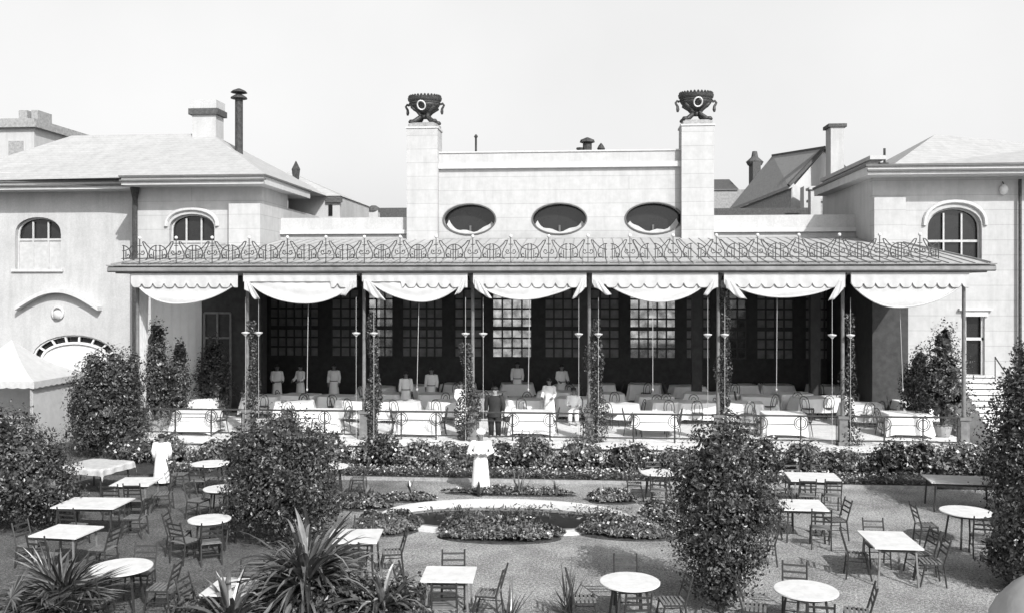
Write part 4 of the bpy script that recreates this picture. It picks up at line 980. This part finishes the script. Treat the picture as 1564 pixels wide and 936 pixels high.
def round_table(px, py, wpx, desc, sides, label=None, slant=0):
    c = onZ(px, py, .75); R_ = wpx/2*(CAMZ-.75)/(py-HZ); R_ = min(max(R_, .42), .56)
    t = thing('round_table', label or desc, 'table', (c.x, c.y, 0), rj.uniform(0, 6), group='round garden tables')
    loc = Vector((0, 0, 0))
    t.rotation_euler = (0, 0, 0)
    MB().lathe([(R_-.01, .725), (R_, .73), (R_, .75), (R_-.01, .757)], (c.x, c.y, 0), 40).build('tabletop', M['white'], t)
    MB().lathe([(R_*.72, .66), (R_*.72, .725)], (c.x, c.y, 0), 20).build('apron', M['wood'], t)
    for k in range(4):
        a = pi/4+k*pi/2+.2; MB().bar((c.x+R_*.62*cos(a), c.y+R_*.62*sin(a), .7), (c.x+R_*.82*cos(a), c.y+R_*.82*sin(a), 0), .022, 5).build('leg', M['wood'], t)
    chairs_round(c, R_, sides, desc)
def rect_table(corners, desc, sides, cloth=False, zt=.75, seed=0):
    P_ = [onZ(a, b, zt) for a, b in corners]   # back-left, back-right, front-right, front-left
    c = (P_[0]+P_[1]+P_[2]+P_[3])/4; ax = ((P_[1]-P_[0])+(P_[2]-P_[3]))/2; ay = ((P_[0]-P_[3])+(P_[1]-P_[2]))/2
    w_ = min(ax.length, 2.1); d_ = max(min(ay.length, 1.25), .6); rz = atan2(ax.y, ax.x)
    ry_ = atan2(ay.y, ay.x)-pi/2; rz = (rz*2+ry_)/3
    t = thing('rectangular_table', desc, 'table', (c.x, c.y, 0), 0, group='rectangular garden tables')
    R2 = Matrix.Rotation(rz, 3, 'Z'); O = Vector((c.x, c.y, 0))
    m = MB().cbox((c.x, c.y, zt-.014), (w_, d_, .028), rz); m.build('tabletop', M['white'], t)
    m = MB()
    for s_ in (-1, 1):
        q = O+R2 @ Vector((0, s_*(d_/2-.1), 0)); m.cbox((q.x, q.y, zt-.065), (w_-.24, .025, .07), rz)
        q = O+R2 @ Vector((s_*(w_/2-.12), 0, 0)); m.cbox((q.x, q.y, zt-.066), (.025, d_-.24, .068), rz)
    m.build('apron', M['wood'], t)
    for sx in (-1, 1):
        for sy in (-1, 1):
            p = O+R2 @ Vector((sx*(w_/2-.12), sy*(d_/2-.1), 0)); q = O+R2 @ Vector((sx*(w_/2-.08), sy*(d_/2-.06), 0))
            MB().bar((p.x, p.y, zt-.04), (q.x, q.y, 0), .024, 4).build('leg', M['wood2'] if seed % 2 else M['wood'], t)
    for s_ in sides:
        dx, dy = DIRS[s_]; n_ = Vector((dx*w_/2 if abs(dx) == 1 else dx*w_*.55, dy*d_/2 if abs(dy) == 1 else dy*d_*.55, 0))
        out = Vector((1 if abs(dx) == 1 else 0, 1 if abs(dy) == 1 else 0, 0)); out = Vector((out.x*(1 if dx > 0 else -1), out.y*(1 if dy > 0 else -1), 0))
        p = O+R2 @ (n_+out*(.2+rj.uniform(-.04, .12))); d = -(R2 @ out)
        gchair(p, atan2(d.y, d.x)-pi/2+rj.uniform(-.18, .18), f'slatted chair at the {PH[s_]} of the {desc}', 'garden chairs')
    if cloth:
        m = MB(); rnd = random.Random(seed); W2, D2 = w_/2+.02, d_/2+.02
        def cf(u, v):
            x = (u*2-1)*(W2+.2); y = (v*2-1)*(D2+.2); ox, oy = max(abs(x)-W2, 0), max(abs(y)-D2, 0)
            z = zt+.012+.006*sin(x*9+y*7)-.9*(ox+oy); xx = max(-W2, min(W2, x)); yy = max(-D2, min(D2, y))
            xx += .02*sin(y*16)*(1 if ox else 0); yy += .02*sin(x*16)*(1 if oy else 0); xx += (.03 if x > 0 else -.03)*(ox > 0); yy += (.03 if y > 0 else -.03)*(oy > 0)
            q = O+R2 @ Vector((xx, yy, 0)); return (q.x, q.y, z)
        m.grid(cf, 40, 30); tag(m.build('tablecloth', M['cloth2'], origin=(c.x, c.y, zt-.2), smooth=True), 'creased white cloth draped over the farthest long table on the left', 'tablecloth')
    return c
rect_table([(150, 695), (200, 699), (150, 724), (91, 716)], 'cloth-covered table by the rounded bush', [], cloth=True)
rect_table([(190, 728), (248, 728), (228, 741), (168, 741)], 'small table before the robed figure', ['front left', 'right', 'front right'], seed=1)
rect_table([(111, 758), (201, 760), (176, 777), (84, 773)], 'middle table of the left row', ['front', 'right'], seed=2)
rect_table([(88, 799), (154, 803), (118, 822), (48, 817)], 'nearest table of the left row', ['front', 'right', 'left'], seed=3)
rect_table([(510, 807), (584, 807), (577, 828), (497, 828)], 'rectangular table beside the largest strap palm', ['back', 'right', 'front'], seed=4)
rect_table([(652, 864), (729, 864), (722, 888), (641, 886)], 'rectangular table below the oval flower bed', ['back', 'left', 'front', 'right'], seed=5)
rect_table([(342, 882), (410, 882), (372, 909), (298, 907)], 'rectangular table behind the foreground palms', ['left', 'back'], seed=6)
rect_table([(1197, 720), (1276, 721.5), (1285, 735), (1209, 733)], 'farthest rectangular table right of the narrow-footed shrub', ['back left', 'back right', 'front left', 'front right'], seed=7)
rect_table([(1187, 761.5), (1251, 762), (1266, 779), (1194, 777)], 'second rectangular table right of narrow-footed shrub', ['back left', 'front right', 'right', 'left'], seed=8)
rect_table([(1316, 810), (1385, 811), (1403, 836.5), (1330, 836.5)], 'square table alone on open gravel', ['back', 'left', 'right back', 'right front'], seed=9)
rect_table([(1410, 724), (1519, 727), (1521, 738), (1422, 737)], 'long chairless table beside the right-edge shrub', [], seed=10)
round_table(322, 707, 56, 'farthest round table left of the broad shrub', ['front', 'left'])
round_table(338, 745, 54, 'half-hidden middle round table by the broad shrub', ['left', 'back'])
round_table(320, 792, 64, 'nearest round table left of the broad shrub', ['left', 'front left', 'front right', 'back'])
round_table(185, 865, 92, 'large round table near the fan palms', ['back', 'right', 'front', 'left'])
round_table(506, 711, 52, 'round table between broad shrub and border', ['right'])
round_table(1006, 721, 55, 'round table behind the wide speckled bed', ['back', 'left', 'front'])
round_table(962, 887, 92, 'near round table left of the narrow-footed shrub', ['back', 'left', 'right', 'front'])
round_table(1231, 900, 96, 'near round table right of the narrow-footed shrub', ['back', 'left', 'right', 'front'])
round_table(1475, 780, 75, 'round table beside the right-edge shrub', ['front', 'left', 'right'])
p = onZ(1170, 860); gchair(p, radians(80), 'single slatted chair standing by itself right of the narrow-footed shrub', 'garden chairs')

# ---- veranda tables
def cloth_mesh(w_, d_, h, seed, low=.06):
    rnd = random.Random(seed); ph = rnd.uniform(0, 6); m = MB(); n = 72; rows = [(0, 1)]
    def per(s_, ex):
        # superellipse outline
        a = 2*pi*s_; ca, sa = cos(a), sin(a); e = .25
        return (w_/2+ex)*math.copysign(abs(ca)**e, ca), (d_/2+ex)*math.copysign(abs(sa)**e, sa)
    vs = []; R_ = 8
    for j in range(R_+1):
        q = j/R_
        for k in range(n):
            s_ = k/n; ex = (.01+.10*q)*(1)+.03*q*sin(s_*2*pi*11+ph)+.02*q*sin(s_*2*pi*23+ph*2); x, y = per(s_, ex)
            vs.append((x, y, h-(h-low)*q-(.0 if j < R_ else .04*sin(4*2*pi*s_+ph))))
    fs = [(j*n+k, j*n+(k+1) % n, (j+1)*n+(k+1) % n, (j+1)*n+k) for j in range(R_) for k in range(n)]
    m.add(vs, fs); m.add([vs[k] for k in range(n)], [tuple(range(n))]); return m
clothv = []
def make_dt():
    t = thing('dining_table', 'x', 'table')
    MB().box((-.48, -.42, .7), (.48, .42, .73)).build('tabletop', M['bent'], t)
    for sx in (-1, 1):
        for sy in (-1, 1): MB().bar((sx*.42, sy*.36, .7), (sx*.42, sy*.36, 0), .022, 5).build('leg', M['bent'], t)
    return t
dtable = Placer(make_dt)
CL = [cloth_mesh(1.38, 1.05, .78, k, low=[.08, .3, .16][k]).build('tablecloth', M['cloth'], origin=(0, 0, 0), smooth=True) for k in range(3)]
used = [False]*3
VT = [ # px, y_top -> depth, row phrase handled below
 (297,628),(490,626),(640,629),(812,628),(998,630),(1196,630),(1382,630),
 (305,607),(450,613),(612,612),(686,612),(800,609),(880,607),(945,616),(1062,613),(1135,614),(1240,607),(1315,616),(1398,612),
 (355,596),(460,602),(517,604),(590,600),(668,601),(745,598),(850,597),(925,600),(1000,604),(1072,600),(1160,604),(1210,600),(1365,602),
 (400,604),(545,610),(730,606),(1020,612),(1100,600),(1270,606),(575,590),(870,588),(1050,589),(1130,587),(1330,590),(1395,598),
 (640,588),(700,586),(790,585),(915,586),(985,586),(1185,587),(1258,588),(1300,590)]
def dep(py): return (CAMZ-FZ-.75)*FPX/(py-HZ)
rowcount = {}
posn = []
for i, (px, py) in enumerate(VT):
    d_ = dep(py)*.995; u = (px-782)/FPX; X = d_*(u*cos(YAW)-sin(YAW)); Y = d_*(cos(YAW)+u*sin(YAW))
    if i < 7: Y = max(Y, 30.75)
    Y = min(Y, 41.6)
    row = 0 if i < 7 else 1 if py > 605.5 else 2 if py > 592 else 3
    bay = sum(1 for c_ in CX[1:-1] if px > c_*0+COLPX[CX.index(c_)])
    posn.append([px, X, Y, row, bay])
RW = ['front row', 'second row', 'third row', 'rear row']
for i, (px, X, Y, row, bay) in enumerate(posn):
    same = [q for q in posn if q[3] == row and q[4] == bay]
    same.sort(key=lambda q: q[0]); idx = [q[0] for q in same].index(px)
    pos = '' if len(same) == 1 else 'leftmost ' if idx == 0 else 'rightmost ' if idx == len(same)-1 else 'middle ' if len(same) == 3 else ['', 'second ', 'third ', 'fourth '][idx]
    wh = f"{pos}table, {RW[row]}, {ORD[bay]} bay from left"
    rz = rj.uniform(-.25, .25) if row else rj.uniform(-.05, .05)
    dtable((X, Y, FZ), rz, f'dark-legged dining {wh}', 'dining tables on the veranda')
    k = (0 if row == 0 and i not in (4, 6) else 1 if i in (4,) else i % 3)
    if not used[k]: o = CL[k]; used[k] = True
    else: o = CL[k].copy(); C.objects.link(o)
    o.location = (X, Y, FZ); o.rotation_euler = (0, 0, rz)
    tag(o, f'white cloth on the {wh}', 'tablecloth', 'white tablecloths on the veranda')
    if row == 0: sides = ['left', 'right'] if i != 6 else ['left']
    elif row == 1: sides = [['left', 'front'], ['right', 'front left'], ['front', 'back']][i % 3]
    elif row == 2: sides = [['front'], ['right'], ['left', 'front right']][i % 3]
    else: sides = [['front'], ['left'], ['right', 'front left']][i % 3]
    for s_ in sides:
        dv = Vector((DIRS[s_][0], DIRS[s_][1], 0)).normalized(); p = Vector((X, Y, FZ))+dv*(.72+rj.uniform(-.05, .1))
        if p.y < 30.35: continue
        bchair(p, aim(p, (X, Y, FZ))+rj.uniform(-.4, .4), f'bentwood chair, {PH[s_]} of the {wh}', 'bentwood chairs on the veranda')

# ================================================================= PEOPLE
def skin_body(joints, edges, radii, extra=None):
    me = bpy.data.meshes.new('body_cage'); me.from_pydata([tuple(j) for j in joints], edges, [])
    o = bpy.data.objects.new('cage', me); C.objects.link(o)
    sm_ = o.modifiers.new('s', 'SKIN'); sm_.use_smooth_shade = True
    for v, r in zip(me.skin_vertices[0].data, radii): v.radius = (r, r) if not isinstance(r, tuple) else r
    me.skin_vertices[0].data[0].use_root = True
    ss = o.modifiers.new('u', 'SUBSURF'); ss.levels = 1; ss.render_levels = 1
    dg = bpy.context.evaluated_depsgraph_get(); ev = o.evaluated_get(dg); em = ev.to_mesh()
    mb = MB(); mb.add([v.co[:] for v in em.vertices], [tuple(p.vertices) for p in em.polygons]); ev.to_mesh_clear()
    bpy.data.objects.remove(o); bpy.data.meshes.remove(me); return mb
def person(label, loc, face, pose='stand', dress='gown', h=1.7, skin='skin', hat=None, group=None, sash=True):
    k = h/1.7; t = thing('person', label, 'person', loc, face, group)
    # local: facing -Y
    zh = .88
    if pose == 'sit': zh = .5
    J = [(0,0,zh), (0,0,zh+.18), (0,.01,zh+.38), (0,.01,zh+.54), (0,0,zh+.62), (0,-.01,zh+.7), (0,-.01,zh+.78)]
    R_ = [(.15,.11), (.14,.1), (.16,.105), (.07,.06), (.065,.07), (.085,.1), (.06,.07)]
    E = [(0,1),(1,2),(2,3),(3,4),(4,5),(5,6)]
    arms = {'stand': [(.19,0,.52), (.24,.02,.25), (.23,-.07,.02), (.22,-.1,-.07)],
            'hip': [(.19,0,.52), (.31,0,.27), (.16,-.14,.2), (.08,-.16,.2)],
            'serve': [(.18,0,.52), (.24,-.04,.26), (.2,-.27,.14), (.17,-.35,.12)],
            'sit': [(.18,0,.5), (.25,-.05,.25), (.16,-.28,.2), (.12,-.35,.2)],
            'back': [(.19,0,.52), (.25,.0,.27), (.22,-.02,.03), (.2,-.04,-.06)]}[pose]
    hands = []
    for sx in (-1, 1):
        b = len(J); J += [(sx*a, y, zh+z) for a, y, z in arms]; R_ += [.06, .047, .033, .036]; E += [(2, b), (b, b+1), (b+1, b+2), (b+2, b+3)]; hands.append((J[b+2], J[b+3]))
    for sx in (-1, 1):
        b = len(J)
        if pose == 'sit': J += [(sx*.1,-.02,zh-.03), (sx*.12,-.42,zh-.02), (sx*.12,-.42,.08), (sx*.12,-.56,.04)]
        else: J += [(sx*.09,0,zh-.08), (sx*.1,-.01,.48), (sx*.1,.02,.09), (sx*.1,-.13,.04)]
        R_ += [.1, .065, .045, .04]; E += [(0, b), (b, b+1), (b+1, b+2), (b+2, b+3)]
    body = skin_body(J, E, R_)
    for (w0, w1), sx in zip(hands, (-1, 1)):
        w0, w1 = Vector(w0), Vector(w1); d = (w1-w0).normalized(); sd = Vector((0, 1, 0)) if abs(d.z) > .5 else Vector((0, 0, 1)); sd = (sd-d*sd.dot(d)).normalized(); inn = d.cross(sd)
        for q, ln in zip((-.027, -.009, .009, .027), (.065, .08, .075, .06)):
            p = w1+sd*q; body.tube([p, p+d*ln*.6, p+d*ln*.95+inn*.015*sx], [.0095, .009, .006], 5)
        body.tube([w0+d*.04-sd*.025, w0+d*.08-sd*.05, w0+d*.11-sd*.052], [.012, .01, .007], 5)
    # nose, ears, brow as part of the head
    hz_ = zh+.72
    body.tube([(0, -.1, hz_+.0), (0, -.125, hz_-.02), (0, -.105, hz_-.03)], [.008, .014, .008], 5)
    for sx in (-1, 1): body.lathe([(.01, -.025), (.016, 0), (.008, .025)], (sx*.088, 0, hz_-.01), 6)
    body.tube([(-.025, -.1, hz_-.055), (0, -.108, hz_-.056), (.025, -.1, hz_-.055)], .006, 4)
    hold = Vector(loc)
    def B(mb, name, m, parent, **kw):
        mb.v = [(x*k+hold.x, y*k+hold.y, z*k+hold.z) for x, y, z in mb.v]; return mb.build(name, m, parent, smooth=True)
    r0 = t.rotation_euler.z; bo = B(body, 'body', M[skin], t)
    ey = MB()
    for sx in (-1, 1): ey.lathe([(.004, -.008), (.011, 0), (.004, .008)], (sx*.032, -.098, hz_+.015), 6)
    B(ey, 'eyes', M['cord'] if skin == 'skin' else M['hair'], bo)
    hr = MB()
    if hat == 'turban':
        hr.lathe([(.1, .0), (.125, .03), (.13, .08), (.1, .13), (.05, .16), (.01, .17)], (0, .005, zh+.74), 14); B(hr, 'turban', M['gown'], bo)
    else:
        hr.lathe([(.088, .0), (.1, .04), (.092, .085), (.06, .115), (.01, .125)], (0, .015, zh+.73), 12, (1, 1.08)); B(hr, 'hair', M['hair'], bo)
    # clothes
    cl = MB(); cm_ = M['gown'] if dress != 'suit' else M['suit']
    hem = {'gown': .12, 'jacket': .62, 'suit': .72}[dress]
    if pose == 'sit': hem = zh-.1
    pr = [(.075, .56, .07), (.13, .55, .085), (.2, .5, .105), (.195, .4, .125), (.175, .22, .12), (.165, .12, .115), (.19, 0, .135)]
    prof = [(a, zh+z, b) for a, z, b in pr]
    nz_ = 5
    for q in range(1, nz_+1):
        s_ = q/nz_; z = zh-(zh-hem)*s_; prof.append((.19+(.06 if dress == 'gown' else .02)*s_, z, .14+(.06 if dress == 'gown' else .015)*s_))
    n = 20; vs = []
    for a, z, b in prof:
        fl = max(0, (zh-z))*.05
        for q in range(n):
            an = 2*pi*q/n; f_ = 1+fl*sin(an*7); vs.append((a*cos(an)*f_, b*sin(an)*f_, z))
    cl.add(vs, [(i*n+q, i*n+(q+1) % n, (i+1)*n+(q+1) % n, (i+1)*n+q) for i in range(len(prof)-1) for q in range(n)]+[tuple(range(n))])
    for sx in (-1, 1):
        A_ = [Vector((sx*a, y, zh+z)) for a, y, z in arms]
        cl.tube([A_[0]+Vector((-sx*.05, 0, -.01)), A_[0], A_[1], A_[2]+(A_[1]-A_[2])*.12], [.075, .075, .065, .06 if dress == 'gown' else .05], 9)
    B(cl, {'gown': 'gown', 'jacket': 'jacket', 'suit': 'jacket'}[dress], cm_, bo)
    if sash and dress != 'suit':
        B(MB().lathe([(.183, zh+.1), (.183, zh+.135)], (0, 0, 0), 20, (1, .72), cap=False), 'sash', M['iron'], bo)
    if dress != 'gown':
        tz = MB(); l0 = len(J)-8
        for sx, b in ((-1, len(J)-8), (1, len(J)-4)):
            P0, P1, P2 = Vector(J[b]), Vector(J[b+1]), Vector(J[b+2]); tz.tube([P0+Vector((0, 0, .06)), P0, P1, P2], [.12, .12, .085, .07], 10)
        B(tz, 'trousers', M['suit'] if dress == 'suit' else M['gown'], bo)
    return t
def at(px, ytop, h, base=FZ):
    d_ = (CAMZ-base-h)*FPX/(ytop-HZ); u = (px-782)/FPX; return Vector((d_*(u*cos(YAW)-sin(YAW)), d_*(cos(YAW)+u*sin(YAW)), base))
WG = 'waiters in white on the veranda'
person('waiter in a white gown leaning over a table beside the second column', at(423, 557, 1.72), radians(25), 'serve', 'gown', 1.72, group=WG)
person('waiter in a belted white gown, second from the left on the veranda', at(459, 557, 1.7), radians(-30), 'serve', 'gown', 1.7, group=WG)
person('waiter in belted white standing straight in the right half of the second bay', at(510, 556, 1.72), 0, 'stand', 'gown', 1.72, group=WG)
person('waiter in belted white near the third column, left of a pair', at(620, 568, 1.66), radians(10), 'stand', 'gown', 1.66, group=WG)
person('waiter in belted white in the third bay, right of a pair', at(659, 562, 1.7), radians(-5), 'stand', 'gown', 1.7, group=WG)
person('waiter in white at the very back of the fourth bay', at(790, 553, 1.72), 0, 'stand', 'jacket', 1.72, group=WG)
person('waiter in white busy over a table in the right half of the fourth bay', at(839, 578, 1.68), radians(-15), 'serve', 'gown', 1.68, group=WG, sash=False)
person('seated guest in a white jacket left of the fifth column', at(876, 593, 1.3), 0, 'sit', 'jacket', 1.7, sash=False)
person('dim white-clad waiter far back in the right half of the fourth bay', at(858, 557, 1.72), radians(20), 'serve', 'jacket', 1.72, group=WG)
person('waiter in white half hidden by the fourth column', at(704, 583, 1.62), radians(30), 'serve', 'gown', 1.62, group=WG, sash=False)
pm = at(755, 592, 1.68); pm.y = 30.55
person('stout man in a dark suit standing behind the railing in the fourth bay', pm, radians(-5), 'stand', 'suit', 1.68, skin='skin2').scale = (1.22, 1.2, 1)
person('waiter in a long white robe and turban with elbows out, behind the pool', onZ(734, 752), radians(-8), 'hip', 'gown', 1.68, hat='turban', sash=False).scale = (1.08, 1.08, 1)
person('dark-haired figure in a plain white robe behind the small bare table at the left', onZ(247, 741), radians(180), 'back', 'gown', 1.45, sash=False).scale = (1.15, 1.1, 1)

# ---- tented kiosk at the left
kc = Vector((gx(50, 29.9), 29.9, 0)); K = thing('canvas_kiosk', 'white canvas kiosk with a tent roof at the left edge', 'kiosk', kc)
kx0 = kc.x-3.4; ky1 = kc.y+2.9; zc_ = 2.42
m = MB(); m.box((kc.x-.06, kc.y, 0), (kc.x, ky1, zc_)); m.box((kx0, ky1-.06, 0), (kc.x-.06, ky1, zc_)); m.build('canvas_wall', M['canvas'], K)
m = MB(); apx = Vector(((kx0+kc.x)/2, (kc.y+ky1)/2, 3.75))
e_ = .14; cs = [Vector((kx0-e_, kc.y-e_, zc_)), Vector((kc.x+e_, kc.y-e_, zc_)), Vector((kc.x+e_, ky1+e_, zc_)), Vector((kx0-e_, ky1+e_, zc_))]
for q in range(4):
    a_, b_ = cs[q], cs[(q+1) % 4]
    m.grid(lambda u, v: tuple((a_.lerp(b_, u)).lerp(apx, v)-Vector((0, 0, .18*sin(pi*v)+.05*sin(pi*u)*(1-v)))), 12, 8)
m.build('tent_roof', M['canvas'], K, smooth=True)
m = MB()
for q in range(2): a_, b_ = cs[q], cs[q+1]; m.grid(lambda u, v: tuple(a_.lerp(b_, u)-Vector((0, 0, v*(.2+.04*abs(sin(u*30)))))), 60, 1)
m.build('valance', M['cloth2'], K)
m = MB(); m.box((kx0, kc.y+.02, 0), (kc.x-.08, kc.y+.08, 1.15)); m.box((kx0, kc.y-.1, 1.15), (kc.x-.08, kc.y+.25, 1.2)); m.bar((kc.x-.05, kc.y-.02, 0), (kc.x-.05, kc.y-.02, zc_), .04); m.build('counter', M['slate'], K)
# ---- umbrella at the lower right corner
uc = Vector((0, 0, 0)); d_ = 10.4; u = (1703-782)/FPX; uc = Vector((d_*(u*cos(YAW)-sin(YAW)), d_*(cos(YAW)+u*sin(YAW)), 0))
U = thing('garden_umbrella', 'white garden umbrella cut off by the bottom right corner', 'umbrella', uc)
m = MB(); n = 24
m.lathe([(1.3*sin(a), 1.55+.85*cos(a)) for a in [pi/2*(1-k/8) for k in range(8)]]+[(.02, 2.41)], uc, n, cap=False); m.build('canopy', M['canvas'], U, smooth=True, solid=.01)
MB().bar(uc, uc+Vector((0, 0, 2.5)), .025, 8).build('pole', M['wood2'], U)
MB().lathe([(.28, 0), (.28, .06), (.06, .1)], uc, 14).build('base', M['slate'], U)
